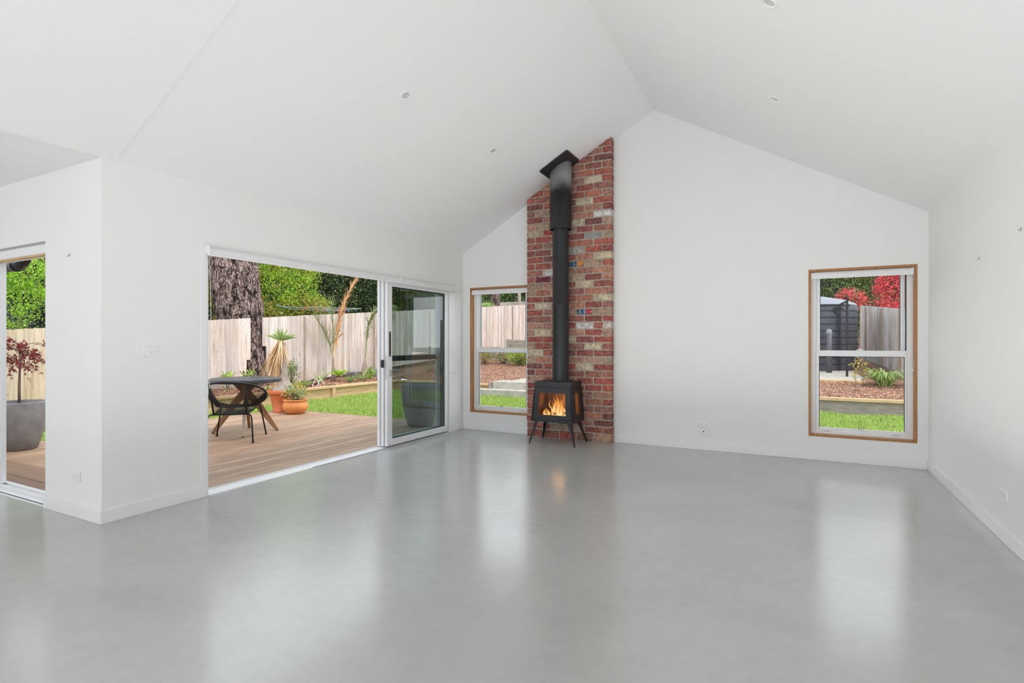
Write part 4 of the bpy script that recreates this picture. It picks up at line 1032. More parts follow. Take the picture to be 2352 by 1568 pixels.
# trees at the back (window views)
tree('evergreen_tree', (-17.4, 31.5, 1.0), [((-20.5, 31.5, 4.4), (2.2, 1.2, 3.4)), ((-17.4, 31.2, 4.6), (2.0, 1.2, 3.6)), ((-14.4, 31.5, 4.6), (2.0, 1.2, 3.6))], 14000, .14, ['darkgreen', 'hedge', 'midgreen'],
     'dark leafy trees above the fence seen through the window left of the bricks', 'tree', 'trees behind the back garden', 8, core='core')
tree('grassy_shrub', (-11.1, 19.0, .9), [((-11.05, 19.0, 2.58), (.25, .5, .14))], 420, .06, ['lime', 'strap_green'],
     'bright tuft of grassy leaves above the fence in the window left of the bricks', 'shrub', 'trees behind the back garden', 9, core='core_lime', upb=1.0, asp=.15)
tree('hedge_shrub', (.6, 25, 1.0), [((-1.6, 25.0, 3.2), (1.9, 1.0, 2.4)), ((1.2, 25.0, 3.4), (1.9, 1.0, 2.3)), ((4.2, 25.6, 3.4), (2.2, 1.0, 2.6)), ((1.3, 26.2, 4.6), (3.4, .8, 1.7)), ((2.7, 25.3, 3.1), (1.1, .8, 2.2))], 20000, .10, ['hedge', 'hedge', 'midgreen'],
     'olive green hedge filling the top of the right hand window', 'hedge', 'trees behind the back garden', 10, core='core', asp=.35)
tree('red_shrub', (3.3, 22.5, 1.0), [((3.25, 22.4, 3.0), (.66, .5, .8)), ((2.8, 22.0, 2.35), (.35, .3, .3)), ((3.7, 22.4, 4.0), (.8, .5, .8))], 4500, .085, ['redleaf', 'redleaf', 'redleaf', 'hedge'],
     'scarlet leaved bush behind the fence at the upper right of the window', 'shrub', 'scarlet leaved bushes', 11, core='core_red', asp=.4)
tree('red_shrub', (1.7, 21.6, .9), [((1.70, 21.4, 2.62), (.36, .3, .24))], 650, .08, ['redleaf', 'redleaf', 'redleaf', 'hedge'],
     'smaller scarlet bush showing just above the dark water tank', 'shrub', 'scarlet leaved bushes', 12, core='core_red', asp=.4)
# left door view
tree('lime_shrub', (-15.0, 5.5, .0), [((-14.5, 5.15, 2.0), (.55, .6, .6)), ((-14.4, 5.3, 2.7), (.4, .42, .28)), ((-14.3, 4.75, 2.45), (.38, .4, .42))], 2000, .06,
     ['lime', 'lime', 'lime', 'midgreen'], 'bright lime leaved shrub above the fence in the narrow left door', 'shrub', None, 13, trunk_r=.025, asp=.4)
tree('blossom_tree', (-19.2, 7.2, .5), [((-18.3, 6.9, 3.4), (.9, 1.2, .8)), ((-19.0, 6.6, 4.3), (1.3, 1.3, 1.3)), ((-19.4, 8.4, 5.0), (1.4, 1.3, 1.6)), ((-18.2, 7.4, 3.5), (.8, .8, .7)), ((-20.5, 6.0, 4.6), (1.8, 2.6, 2.2))], 6500, .12, ['pinkleaf', 'pinkleaf', 'hedge', 'yellowleaf'],
     'pale pink and green blossom tree beyond the dark shed', 'tree', None, 14, core='core', asp=.5)
h = empty('garden_shed', (-17.6, 6.5, 0), 'charcoal blue weatherboard shed behind the fence in the left door', 'shed')
w = MB()
for k_ in range(13): w.hexa([(-16.9, 3.6, k_ * .18), (-16.9, 9.0, k_ * .18), (-17.0, 9.0, k_ * .18), (-17.0, 3.6, k_ * .18), (-16.94, 3.6, k_ * .18 + .18), (-16.94, 9.0, k_ * .18 + .18), (-17.0, 9.0, k_ * .18 + .18), (-17.0, 3.6, k_ * .18 + .18)])
w.box(-18.1, -17.0, 3.6, 9.0, 0, 2.42); w.build('weatherboards', M['dark_house'], h)
MB().hexa([(-16.6, 3.3, 2.4), (-16.6, 9.3, 2.4), (-18.2, 9.3, 2.62), (-18.2, 3.3, 2.62), (-16.6, 3.3, 2.46), (-16.6, 9.3, 2.46), (-18.2, 9.3, 2.68), (-18.2, 3.3, 2.68)]).build('roof', M['dark_house'], h)
MB().box(-16.93, -16.86, 6.5, 7.1, 1.2, 2.1).build('window_frame', M['gutter'], h)

# the big pine trunk
def bark_trunk(name, path, radii, label, group=None, n=96, seg=200, amp=.07):
    path = [V(p) for p in path]; vs = []; m = MB()
    for i in range(seg + 1):
        f = i / seg * (len(path) - 1); k = min(int(f), len(path) - 2); q = f - k; c = path[k].lerp(path[k + 1], sm_(q) * .5 + q * .5); r0 = radii[k] * (1 - q) + radii[k + 1] * q
        for j_ in range(n):
            a = 2 * pi * j_ / n
            nz = noise.ridged_multi_fractal((cos(a) * 2.3 + c.z * .35, sin(a) * 2.3, c.z * .9), 1.0, 2.1, 4, 1.0, 2.0) - 1.2
            nz2 = noise.noise((cos(a) * 1.2, sin(a) * 1.2, c.z * .5))
            r = r0 * (1 + amp * nz * .8 + .10 * nz2); vs.append((c.x + r * cos(a), c.y + r * sin(a), c.z))
    fs = [(i * n + j_, i * n + (j_ + 1) % n, (i + 1) * n + (j_ + 1) % n, (i + 1) * n + j_) for i in range(seg) for j_ in range(n)]
    m.add(vs, fs, sm=False)
    return m
t = bark_trunk('t', [(-12.62, 9.58, -.3), (-12.68, 9.50, .35), (-12.80, 9.36, 1.1), (-12.93, 9.30, 2.0), (-13.17, 9.24, 3.2), (-13.4, 9.1, 5.2)], [.60, .46, .49, .59, .62, .58], '')
tag(t.build('pine_trunk', M['trunk'], loc=(-12.6, 9.4, 0)), 'massive rough barked pine trunk standing in the gap in the fence', 'tree')
t = bark_trunk('t', [(-13.1, 23.2, .8), (-13.05, 23.2, 3), (-13.0, 23.2, 6)], [.30, .24, .22], '', n=28, seg=40)
tag(t.build('tree_trunk', M['trunk'], loc=(-13.1, 23.2, .8)), 'brown trunk behind the fence seen through the window left of the bricks', 'tree')
t = MB().tube([(-13.75, 27.2, 1), (-13.7, 27.2, 3.5), (-13.8, 27.3, 6)], [.10, .085, .08], 10)
tag(t.build('tree_trunk', M['ponytail'], loc=(-13.75, 27.2, 1)), 'slim pale trunk near the bricks in the left window', 'tree')

# rotary clothesline beyond the fence
cl = empty('rotary_clothesline', (-13.45, 12.0, 0), 'green and grey rotary clothesline with pegs just above the fence', 'clothesline')
hx_, hy_, hz_ = -13.45, 12.0, 2.16
MB().tube([(hx_, hy_, -.1), (hx_, hy_, 2.05)], .03, 10).build('pole', M['green_metal'], cl)
MB().tube([(hx_, hy_, 2.03), (hx_, hy_, 2.17)], .055, 10).build('hub', M['gutter'], cl)
for a in (20, 110, 200, 290):
    a = R(a); MB().tube([(hx_, hy_, 2.1), (hx_ + 1.75 * cos(a), hy_ + 1.75 * sin(a), 2.24)], .018, 6).build('arm', M['green_metal'], cl)
    MB().tube([(hx_, hy_, 2.50), (hx_ + .75 * cos(a), hy_ + .75 * sin(a), 2.17)], .012, 6).build('brace', M['green_metal'], cl)
wr = MB()
for k_ in range(5):
    rr = 1.72 - k_ * .27; pts = [(hx_ + rr * cos(R(20 + 90 * i)), hy_ + rr * sin(R(20 + 90 * i)), 2.10 + .14 * rr / 1.75) for i in range(4)]
    wr.tube(pts, .005, 4, closed=True)
wr.build('drying_lines', M['wire'], cl)
r = random.Random(4)
for i in range(26):
    k_ = r.randrange(5); rr = 1.72 - k_ * .27; e_ = r.randrange(4); f = r.uniform(.1, .9)
    a, b = [V((hx_ + rr * cos(R(20 + 90 * q)), hy_ + rr * sin(R(20 + 90 * q)), 2.10 + .14 * rr / 1.75)) for q in (e_, e_ + 1)]
    p = a.lerp(b, f); MB().box(p.x - .012, p.x + .012, p.y - .012, p.y + .012, p.z - .05, p.z + .02).build('peg', M['peg_red'] if i % 2 else M['peg_blue'], cl)

# ------------------------------------------------------------------ palms in the side bed
def frond(m, pts, n, ll, droop, r, side=1.0, start=.15, w_=.012, spread=.8, density=1):
    pts = [V(p) for p in pts]; k = len(pts) - 1
    for i in range(n):
        f = start + (1 - start) * i / n; q = f * k; a = min(int(q), k - 1); p = pts[a].lerp(pts[a + 1], q - a); t = (pts[min(a + 1, k)] - pts[a]).normalized()
        s_ = t.cross(V((.45, .9, 0))).normalized(); s2 = t.cross(s_)
        for sg in (-1, 1):
            if r.random() > density: continue
            l = ll * (1 - .75 * abs(f - .5) ** 1.3) * r.uniform(.7, 1.15)
            d = (t * r.uniform(.5, 1.0) + s_ * sg * spread * side * r.uniform(.5, 1) + s2 * r.uniform(-.4, .4)).normalized()
            e_ = p + d * l * .55; e2 = p + d * l + V((0, 0, -droop * l))
            v = d.cross(V((0.3, .2, 1))).normalized() * w_ * .5
            m.add([p - v, p + v, e_ + v * .9, e2, e_ - v * .9], [(0, 1, 2, 3, 4)])
def bez(pts, n=14):
    o_ = []; pts = [V(p) for p in pts]
    for i in range(n + 1):
        t = i / n; q = pts[:]
        while len(q) > 1: q = [q[k_].lerp(q[k_ + 1], t) for k_ in range(len(q) - 1)]
        o_.append(q[0])
    return o_
r = random.Random(21)
px1, py1 = -11.6, 11.27; zb1 = gz(px1, py1)
pm = empty('young_palm', (px1, py1, zb1), 'young palm with a tall dead brown frond and one green frond', 'palm')
MB().tube([(px1, py1, zb1 - .05), (px1, py1, zb1 + .25), (px1 + .01, py1 - .02, zb1 + .55), (px1, py1 - .03, zb1 + .85)], [.075, .06, .035, .022], 10).build('stem', M['palm_stem'], pm)
P1 = bez([(px1, py1, zb1 + .5), (px1 + .03, py1, 1.25), (-11.5, 11.25, 2.0), (-11.15, 11.75, 3.06)], 22)
m = MB().tube(P1, [.022 - .0009 * i for i in range(23)], 6); frond(m, P1, 110, .36, .0, r, .55, .36, .013, .45); m.build('dead_frond', M['frond_dry'], pm)
P1 = bez([(px1, py1, zb1 + .5), (px1, py1 - .06, 1.1), (-11.62, 10.98, 1.5), (-11.72, 10.66, 1.98)], 14)
m = MB().tube(P1, .012, 6); frond(m, P1, 40, .42, .0, r, .8, .3, .013, .5); m.build('green_frond', M['frond_green'], pm)
P1 = bez([(px1, py1, zb1 + .5), (px1, py1 - .02, 1.2), (px1 + .02, py1 - .03, 1.8), (px1, py1 - .08, 2.36)], 12)
m = MB().tube(P1, .010, 6); frond(m, P1, 30, .42, -.05, r, .6, .3, .012, .35); m.build('upright_frond', M['frond_green'], pm)
P1 = bez([(px1 + .02, py1 + .02, .9), (px1 + .08, py1 + .07, 1.3), (px1 + .1, py1 + .1, 1.8), (px1 + .18, py1 + .16, 2.3)], 12)
m = MB(); frond(m, P1, 44, .34, .3, r, .6, .1, .016, .4); m.build('hanging_leaflets', M['frond_dry'], pm)
px2, py2 = -11.3, 12.17; zb2 = gz(px2, py2)
pm = empty('young_palm', (px2, py2, zb2), 'young palm with one drooping green frond beside the door panel', 'palm')
MB().tube([(px2, py2, zb2 - .05), (px2 + .01, py2, zb2 + .2), (px2 + .02, py2 + .01, zb2 + .42), (px2 + .05, py2 + .03, zb2 + .62)], [.10, .085, .05, .02], 10).build('stem', M['palm_stem'], pm)
P1 = bez([(px2 + .01, py2, zb2 + .3), (px2 + .10, py2 + .05, 1.1), (px2 + .10, py2 - .10, 2.1), (-10.95, 12.30, 2.35), (-10.6, 12.6, 2.15)], 24)
m = MB().tube(P1, .017, 6); frond(m, P1, 80, .50, .45, r, 1.0, .28, .016, .85, .9); m.build('green_frond', M['frond_green'], pm)

# rosettes, tufts and little shrubs in the side bed
def rosette(m, c, n, l, w_, r, up=.6, curl=.3):
    c = V(c)
    for i in range(n):
        a = 2 * pi * i / n + r.uniform(-.3, .3); e_ = r.uniform(up * .5, up * 1.4); d = V((cos(a), sin(a), e_)).normalized(); ll = l * r.uniform(.75, 1.15)
        s_ = V((-sin(a), cos(a), 0)) * w_ * .5; b = c + d * ll * .5; t = c + d * ll * .95 + V((cos(a), sin(a), 0)) * ll * .12 - V((0, 0, curl * ll))
        up_ = V((0, 0, w_ * .25))
        m.add([c - s_ * .6, c + s_ * .6, b + s_ + up_, t, b - s_ + up_, b - V((0, 0, w_ * .15))], [(0, 1, 2, 5), (5, 2, 3), (5, 3, 4), (0, 5, 4)])
def plant(name, c, n, l, w_, matn, label, cat, group, seed, up=.6, curl=.3):
    m = MB(); rosette(m, (0, 0, 0), n, l, w_, random.Random(seed), up, curl)
    o_ = m.build(name, M[matn]); o_.location = c; return tag(o_, label, cat, group)
GP = 'small plants in the side bed'
def bedp(x, y): return (x, y, gz(x, y) + .0)
plant('bromeliad', bedp(-11.2, 9.85), 18, .42, .055, 'strap_green', 'green strap leaved bromeliad right of the ponytail palm', 'plant', GP, 31)
plant('bromeliad', bedp(-11.4, 10.59), 10, .50, .04, 'strap_green', 'upright spiky bromeliad with few long leaves left of the dead frond palm', 'plant', GP, 32, 1.4, .05)
plant('bromeliad', bedp(-11.1, 10.16), 16, .17, .04, 'darkred', 'small dark red rosette in the mulch', 'plant', GP, 33, .9)
plant('bromeliad', bedp(-10.75, 9.66), 12, .14, .035, 'darkred', 'second tiny dark red rosette closer to the sleeper wall', 'plant', GP, 34, .6)
plant('agave', (-11.3, 11.18, gz(-11.3, 11.4) + .14), 16, .36, .07, 'lime', 'lime green agave just right of the dead frond palm', 'plant', GP, 35, .9, .12)
plant('strappy_tuft', bedp(-10.9, 11.21), 90, .36, .012, 'strap_green', 'fine leaved green tuft left of the second palm', 'plant', GP, 36, 1.3, .4)
plant('strappy_tuft', bedp(-10.8, 11.58), 16, .34, .04, 'strap_green', 'short strap leaved clump at the foot of the second palm', 'plant', GP, 37, 1.3, .1)
plant('strappy_tuft', bedp(-11.0, 9.39), 60, .30, .012, 'yellowleaf', 'yellowish fine tuft near the ponytail palm', 'plant', GP, 38, 1.0, .4)
plant('bromeliad', bedp(-10.9, 8.56), 14, .30, .04, 'strap_green', 'low bromeliad behind the table edge', 'plant', GP, 39)
plant('strappy_tuft', bedp(-10.55, 10.08), 26, .14, .012, 'hedge', 'little grey green tuft on the mulch edge', 'plant', GP, 40, 1.0, .2)
def bush(name, c, rad, n, size, mats, label, cat, group, seed, stem=True, asp=.5):
    r = random.Random(seed); root = empty(name, c, label, cat, group); c = V(c)
    m = MB(); tw = MB()
    for i in range(n // 7):
        d = rdir(r, .35); p = c + V((0, 0, rad[2])) + V((d.x * rad[0], d.y * rad[1], d.z * rad[2])) * r.uniform(.3, 1.0)
        if i % 3 == 0: tw.tube([c + V((r.uniform(-.02, .02), r.uniform(-.02, .02), -.01)), c.lerp(p, .5) + V((0, 0, .03)), p], [.006, .004, .002], 4, cap=False)
        mi = r.randrange(len(mats))
        for _ in range(7): leaf(m, p + rdir(r) * size * 1.1, rdir(r, .3), rdir(r), size * r.uniform(.7, 1.3), size * asp, mi)
    m.build('foliage', [M[q] for q in mats], root); tw.build('stems', M['twig'], root)
    return root
bush('grey_green_shrub', bedp(-11.5, 9.71), (.25, .25, .36), 700, .045, ['hedge', 'midgreen'], 'loose grey green shrub against the fence behind the ponytail palm', 'shrub', GP, 41)
bush('seedling', bedp(-11.6, 8.03), (.16, .18, .22), 170, .07, ['lime', 'strap_green'], 'light green seedling above the table at the far left', 'plant', GP, 42)
bush('seedling', bedp(-11.7, 8.63), (.17, .18, .22), 190, .07, ['lime', 'strap_green', 'darkred'], 'light green seedling above the table beside the pine trunk', 'plant', GP, 43)
bush('leafy_clump', bedp(-10.85, 11.94), (.14, .14, .13), 120, .07, ['midgreen', 'lime'], 'small green leafy clump right of the second palm', 'plant', GP, 44)
# bent white wire hoops
wh = MB()
for k_ in range(2):
    pts = [(-10.66 + .06 * k_, 9.64 + .10 * k_ + .26 * (t / 8), gz(-10.7, 10.6) + .19 * sin(pi * t / 8)) for t in range(9)]; wh.tube(pts, .008, 5)
tag(wh.build('wire_hoop', M['trim'], loc=(-10.66, 9.74, .15)), 'bent white wire hoops lying on the mulch', 'wire')

# shrubs beyond the steps
G2 = 'shrubs beyond the steps'
bush('leafy_shrub', (-8.3, 16.6, gz(-8.3, 16.6)), (.60, .5, .30), 2600, .055, ['lime', 'midgreen', 'yellowleaf'], 'rounded yellow green shrub beside the bricks in the left window', 'shrub', G2, 51)
bush('leafy_shrub', (-9.15, 16.9, gz(-9.15, 16.9)), (.55, .4, .27), 1100, .05, ['hedge', 'strap_green', 'chip'], 'sparse twiggy shrub left of the rounded one', 'shrub', G2, 52)
bush('leafy_shrub', (-9.7, 16.5, gz(-9.7, 16.5)), (.45, .4, .25), 700, .06, ['hedge', 'yellowleaf'], 'thin shrub at the left edge of the left window', 'shrub', G2, 53)
bush('leafy_shrub', (-8.9, 13.6, gz(-8.9, 13.6)), (.5, .35, .2), 500, .05, ['hedge', 'midgreen'], 'low shrub behind the sleeper wall seen through the tinted glass', 'shrub', G2, 54)

# ------------------------------------------------------------------ right window garden
tk = empty('water_tank', (.38, 17.85, .45), 'large charcoal ribbed water tank beside the silvery fence', 'tank')
prof = []; R_ = 1.22; z0 = .42; H_ = 1.80; nr = 10
for i in range(nr):
    a = z0 + H_ * i / nr; b = z0 + H_ * (i + 1) / nr
    prof += [(R_, a + .0), (R_ + .012, a + .03), (R_ + .012, b - .035), (R_ - .012, b - .02), (R_ - .012, b - .005)]
MB().lathe(prof, 120, (.38, 17.85, 0), sm=False).build('ribbed_wall', M['tank'], tk)
MB().lathe([(R_, z0 + H_), (R_ - .03, z0 + H_ + .05), (R_ * .8, z0 + H_ + .15), (R_ * .4, z0 + H_ + .26), (.25, z0 + H_ + .30), (.24, z0 + H_ + .36), (.01, z0 + H_ + .37)], 48, (.38, 17.85, 0)).build('domed_roof', M['tank_top'], tk)
pp = empty('standpipe', (.78, 16.3, .35), 'grey standpipe with pale round cap in front of the water tank', 'pipe')
zz = gz(.78, 16.4)
MB().tube([(.84, 16.4, zz), (.84, 16.4, 1.42)], .07, 16).build('pipe', M['pipe'], pp)
MB().lathe([(.07, 1.42), (.075, 1.46), (.065, 1.51), (.035, 1.54), (.001, 1.55)], 20, (.84, 16.4, 0)).build('round_cap', M['tank_top'], pp)
ar = empty('garden_arbour', (.6, 16, .3), 'thin black steel garden frame standing in front of the water tank', 'frame')
pA, pB = (1.19, 15.7), (1.11, 16.78)
zA, zB = gz(*pA), gz(*pB)
MB().bar((*pA, zA - .02), (*pA, 2.27), .05, .05).build('post', M['black'], ar); MB().bar((*pB, zB - .02), (*pB, 2.20), .045, .045).build('post', M['black'], ar)
pC, pD = (-1.2, 15.6), (-1.25, 16.7)
MB().bar((*pC, gz(*pC)), (*pC, 2.2), .05, .05).build('post', M['black'], ar); MB().bar((*pD, gz(*pD)), (*pD, 2.2), .045, .045).build('post', M['black'], ar)
MB().bar((1.25, 15.7, 2.12), (-1.25, 15.6, 2.12), .04, .045).bar((1.15, 16.78, 2.10), (-1.25, 16.7, 2.10), .04, .045).bar((1.19, 15.6, 2.22), (1.11, 16.9, 2.20), .04, .04).build('top_rail', M['black'], ar)
MB().bar((1.19, 15.7, 1.95), (1.0, 15.7, 2.12), .025, .025).build('brace', M['black'], ar); MB().bar((1.11, 16.78, 1.9), (.9, 16.78, 2.1), .025, .025).build('brace', M['black'], ar)
tag(MB().tube([(1.19, 15.66, 2.24), (1.22, 15.64, 2.30), (1.17, 15.66, 2.33), (1.13, 15.7, 2.28)], .02, 6).build('bird_ornament', M['black'], loc=(1.19, 15.66, 2.24)), 'small black ornament perched on top of the garden frame post', 'ornament')
s = empty('stepping_slab', (.4, 15.8, .3), 'pale concrete garden slab with a sawn timber edge below the tank', 'slab')
P_ = [(-2, 14.98), (1.38, 15.02), (1.52, 15.6), (1.40, 16.85), (-2, 16.7)]
m = MB(); m.add([(x, y, gz(x, y) + .03) for x, y in P_] + [(x, y, gz(x, y) - .1) for x, y in P_], [(0, 1, 2, 3, 4)] + [(i, i + 5, (i + 1) % 5 + 5, (i + 1) % 5) for i in range(5)]); m.build('slab', M['concrete'], s)
MB().hexa([(-2, 14.86, .10), (1.46, 14.86, .10), (1.46, 14.98, .12), (-2, 14.98, .12), (-2, 14.86, .30), (1.5, 14.9, .30), (1.42, 15.02, .31), (-2, 14.98, .31)]).build('edge_board', M['pine'], s)
def strap_clump(name, c, n, l, w_, label, group, seed):
    r = random.Random(seed); m = MB(); c = V(c)
    for i in range(n):
        a = r.uniform(0, 2 * pi); rad_ = r.uniform(0, .12); b = c + V((cos(a) * rad_, sin(a) * rad_, 0)); L_ = l * r.uniform(.7, 1.1); up = r.uniform(.9, 2.0); s_ = V((-sin(a), cos(a), 0)) * w_ * .5
        pts = []
        for k_ in range(7):
            f = k_ / 6; rr = L_ * .75 * f; zz = up * L_ * 1.0 * (f - .78 * f * f) ; pts.append(b + V((cos(a) * rr, sin(a) * rr, zz)))
        vs = []
        for k_, p in enumerate(pts): ww = 1 - (k_ / 6) ** 3 * .95; vs += [p - s_ * ww, p + s_ * ww]
        m.add(vs, [(2 * k_, 2 * k_ + 1, 2 * k_ + 3, 2 * k_ + 2) for k_ in range(6)])
    o_ = m.build(name, M['strap_green'], loc=c); return tag(o_, label, 'plant', group)
strap_clump('agapanthus', (1.80, 14.45, gz(1.80, 14.45)), 150, .62, .034, 'big arching strap leaved clump in the mulch at the window right side', 'strap leaved clumps', 61)
strap_clump('agapanthus', (2.45, 14.6, gz(2.4, 14.6)), 50, .55, .03, 'smaller strap leaved clump cut off by the window edge', 'strap leaved clumps', 62)
def sapling(c, h, seed, label):
    r = random.Random(seed); c = V(c); root = empty('sapling', c, label, 'plant', 'thin saplings in the mulch')
    t = MB(); m = MB(); p = [c, c + V((.02, 0, h * .35)), c + V((-.01, 0, h * .7)), c + V((.02, 0, h))]; t.tube(p, [.008, .007, .005, .003], 5)
    for i in range(7):
        f = .35 + .09 * i; q = c + V((0, 0, h * f)); e_ = q + V((r.uniform(-.12, .12), r.uniform(-.1, .1), .1)); t.tube([q, e_], [.004, .002], 4)
        for _ in range(5): leaf(m, q.lerp(e_, r.random()), rdir(r, .5), rdir(r), .07, .028)
    t.build('stem', M['twig'], root); m.build('leaves', M['yellowleaf'], root)
sapling((1.15, 13.35, gz(1.15, 13.35)), .82, 71, 'thin sapling with yellow tips left of the strap leaved clump')
sapling((1.38, 14.3, gz(1.38, 14.3)), .58, 72, 'shorter thin sapling just behind the taller one')
sapling((.33, 14.3, gz(.33, 14.3)), .72, 73, 'yellowing sapling at the left edge of the right hand window')

# ------------------------------------------------------------------ deck furniture and pots
TX, TY = -6.83, 5.0
tb = empty('round_table', (TX, TY, ZD), 'round charcoal outdoor table on four crossed timber legs', 'table')
MB().lathe([(.001, .652), (.455, .652), (.462, .656), (.465, .662), (.465, .695), (.462, .701), (.455, .704), (.001, .704)], 72, (TX, TY, 0), sm=False).build('tabletop', M['tabletop'], tb)
feet = [(-7.128, 4.718), (-6.513, 4.732), (-7.159, 5.298), (-6.596, 5.326)]
for i, (fx_, fy_) in enumerate(feet):
    c = V((TX, TY, 0)); f = V((fx_, fy_, ZD + .012)); dr = (V((fx_, fy_, 0)) - c); dn = dr.normalized()
    top = c - dn * .11 + V((0, 0, .65)); sd = V((-dn.y, dn.x, 0)) * .020
    a, b = f, top; w0, w1 = .028, .075
    kn = f.lerp(top, .58) + dn * .03
    for (p, q, wp, wq) in ((a, kn, w0, .062), (kn, b, .062, w1)):
        pass
    mb = MB(); rows = [(a, w0), (kn, .060), (b, w1)]; vs = []
    for p, w_ in rows: vs += [p - dn * w_ - sd, p + dn * w_ - sd, p + dn * w_ + sd, p - dn * w_ + sd]
    fs = [(0, 3, 2, 1), (8, 9, 10, 11)] + [(k_ * 4 + q, k_ * 4 + (q + 1) % 4, k_ * 4 + 4 + (q + 1) % 4, k_ * 4 + 4 + q) for k_ in range(2) for q in range(4)]
    mb.add(vs, fs); lo_ = mb.build('leg', M['acacia_pale'] if i == 1 else M['acacia'], tb, .004)
    sub(MB().tube([(fx_, fy_, ZD), (fx_, fy_, ZD + .016)], .014, 10), 'foot_glide', M['rubber'], lo_)

# string chair
CXc, CYc = -6.42, 4.55; fdir = V((-.407, .508, 0)).normalized(); rdir_ = V((fdir.y, -fdir.x, 0))
def CP(a, b, z): p = V((CXc, CYc, ZD)) + rdir_ * a + fdir * b; p.z = ZD + z; return p
ch = empty('string_chair', (CXc, CYc, ZD), 'black string chair with an open round seat tucked under the table', 'chair')
def hoopP(t):   # t = 0 at the back, increasing to the right side; high at the back
    return (.385 * sin(t), -.05 - .34 * cos(t) * 1.0, .605 + .185 * cos(t) - .015 * cos(2 * t))
def ringP(t):
    return (.235 * sin(t), .05 - .22 * cos(t), .44 + .012 * cos(t))
N_ = 48
MB().tube([CP(*hoopP(2 * pi * i / N_)) for i in range(N_)], .0125, 8, closed=True).build('outer_hoop', M['black'], ch)
MB().tube([CP(*ringP(2 * pi * i / N_)) for i in range(N_)], .0095, 8, closed=True).build('seat_ring', M['black'], ch)
cd = MB()
bl = .192; zbb = .362; tb_ = .58; NC = 210
for i in range(NC):
    t = 2 * pi * i / NC
    back = abs(((t + pi) % (2 * pi)) - pi) < tb_
    a = hoopP(t)
    if back:
        u = sin(t) / sin(tb_); p0 = CP(*a); p1 = CP(u * bl, -.215, zbb)
        cd.tube([p0, p1], .0026, 4, cap=False)
    else:
        b = ringP(t); cd.tube([CP(*a), CP(*b)], .0028, 4, cap=False)
for i in range(56):      # seat cords
    a = -.225 + .45 * i / 55; yy = .22 * math.sqrt(max(0, 1 - (a / .235) ** 2))
    cd.tube([CP(a, .05 + yy, .44 - .0), CP(a, .03, .395), CP(a * .84, -.21, zbb + .004)], .0028, 4, cap=False)
cd.build('cord_webbing', M['cord'], ch)
fm = MB()
fm.tube([CP(-bl - .01, -.215, zbb), CP(bl + .01, -.215, zbb)], .010, 8)
for sg in (-1, 1):
    hp = hoopP(sg * tb_); fm.tube([CP(sg * bl, -.215, zbb), CP(*hp)], .0095, 8)
    fm.tube([CP(sg * bl, -.215, zbb), CP(sg * .20, .06, zbb + .02), CP(sg * .23, .24, zbb + .09)], .009, 8)
fm.build('back_frame', M['black'], ch)
# feet from the picture: back right, back left, front left, front right
LEG = [((-6.043, 4.524), 'b'), ((-6.499, 4.112), 'b'), ((-6.906, 4.62), 'f'), ((-6.45, 5.032), 'f')]
for (lx, ly), kd in LEG:
    f = V((lx, ly, ZD + .012)); loc_ = (f - V((CXc, CYc, ZD))); aa = loc_.dot(rdir_); sg = 1 if aa > 0 else -1
    if kd == 'b':
        pts = [f, CP(sg * .262, -.245, .27), CP(sg * .257, -.238, .32), CP(sg * .242, -.228, .350), CP(sg * .22, -.22, .361), CP(sg * .185, -.215, .362)]
    else:
        pts = [f, CP(sg * .245, .245, .40), CP(sg * .235, .2, .43)]
    lo_ = MB().tube(pts, .0095, 8).build('leg', M['black'], ch)
    sub(MB().tube([(lx, ly, ZD), (lx, ly, ZD + .022)], [.017, .014], 10), 'foot_cap', M['rubber'], lo_)

def pot(name, c, prof, m, label, soil_r, soil_z):
    root = empty(name, c, label, 'plant pot'); MB().lathe(prof, 48, c).build('pot_body', M[m], root)
    MB().disc(c, soil_r, 32, soil_z).build('soil', M['potsoil'], root); return root
pc = (-8.27, 6.80, ZD)
pot('terracotta_pot', pc, [(.001, 0), (.165, 0), (.17, .012), (.165, .035), (.16, .04), (.215, .32), (.222, .325), (.245, .335), (.25, .345), (.25, .395), (.242, .405), (.225, .405), (.22, .36), (.2, .34)], 'terra',
    'tall red terracotta pot with a wide rim holding the ponytail palm', .222, .365)
pp_ = empty('ponytail_palm', (pc[0], pc[1], ZD + .365), 'ponytail palm with swollen grey base and straw coloured dead leaf skirt', 'palm')
MB().lathe([(.001, -.02), (.19, -.02), (.21, .01), (.195, .06), (.15, .11), (.118, .165), (.088, .24), (.068, .34), (.058, .46), (.048, .62), (.038, .90)], 28, (pc[0], pc[1] + .02, ZD + .365)).build('swollen_trunk', M['ponytail'], pp_)
r = random.Random(88); sk = MB(); top = V((pc[0] - .03, pc[1] + .0, ZD + .365 + .90))
for i in range(330):
    a = r.gauss(3.75, .75) if i % 5 else r.uniform(0, 2 * pi); b = top + V((cos(a) * .045, sin(a) * .045, r.uniform(-.06, .05)))
    L_ = r.uniform(.45, .88) * (1.0 if cos(a - 3.6) > 0 else .55); sp_ = r.uniform(.04, .17) * (1 + 1.3 * max(0, cos(a - 3.6))); w_ = r.uniform(.003, .008)
    e_ = b + V((cos(a) * sp_, sin(a) * sp_, -L_)); mm = b + V((cos(a) * sp_ * r.uniform(.3, .55), sin(a) * sp_ * r.uniform(.3, .55), -L_ * r.uniform(.3, .5))); s_ = V((-sin(a), cos(a), 0)) * w_
    sk.add([b - s_ * .5, b + s_ * .5, mm + s_, e_ + s_ * .3, e_ - s_ * .3, mm - s_], [(0, 1, 2, 5), (5, 2, 3, 4)])
sk.build('dead_leaf_skirt', M['skirt'], pp_)
hd = MB()
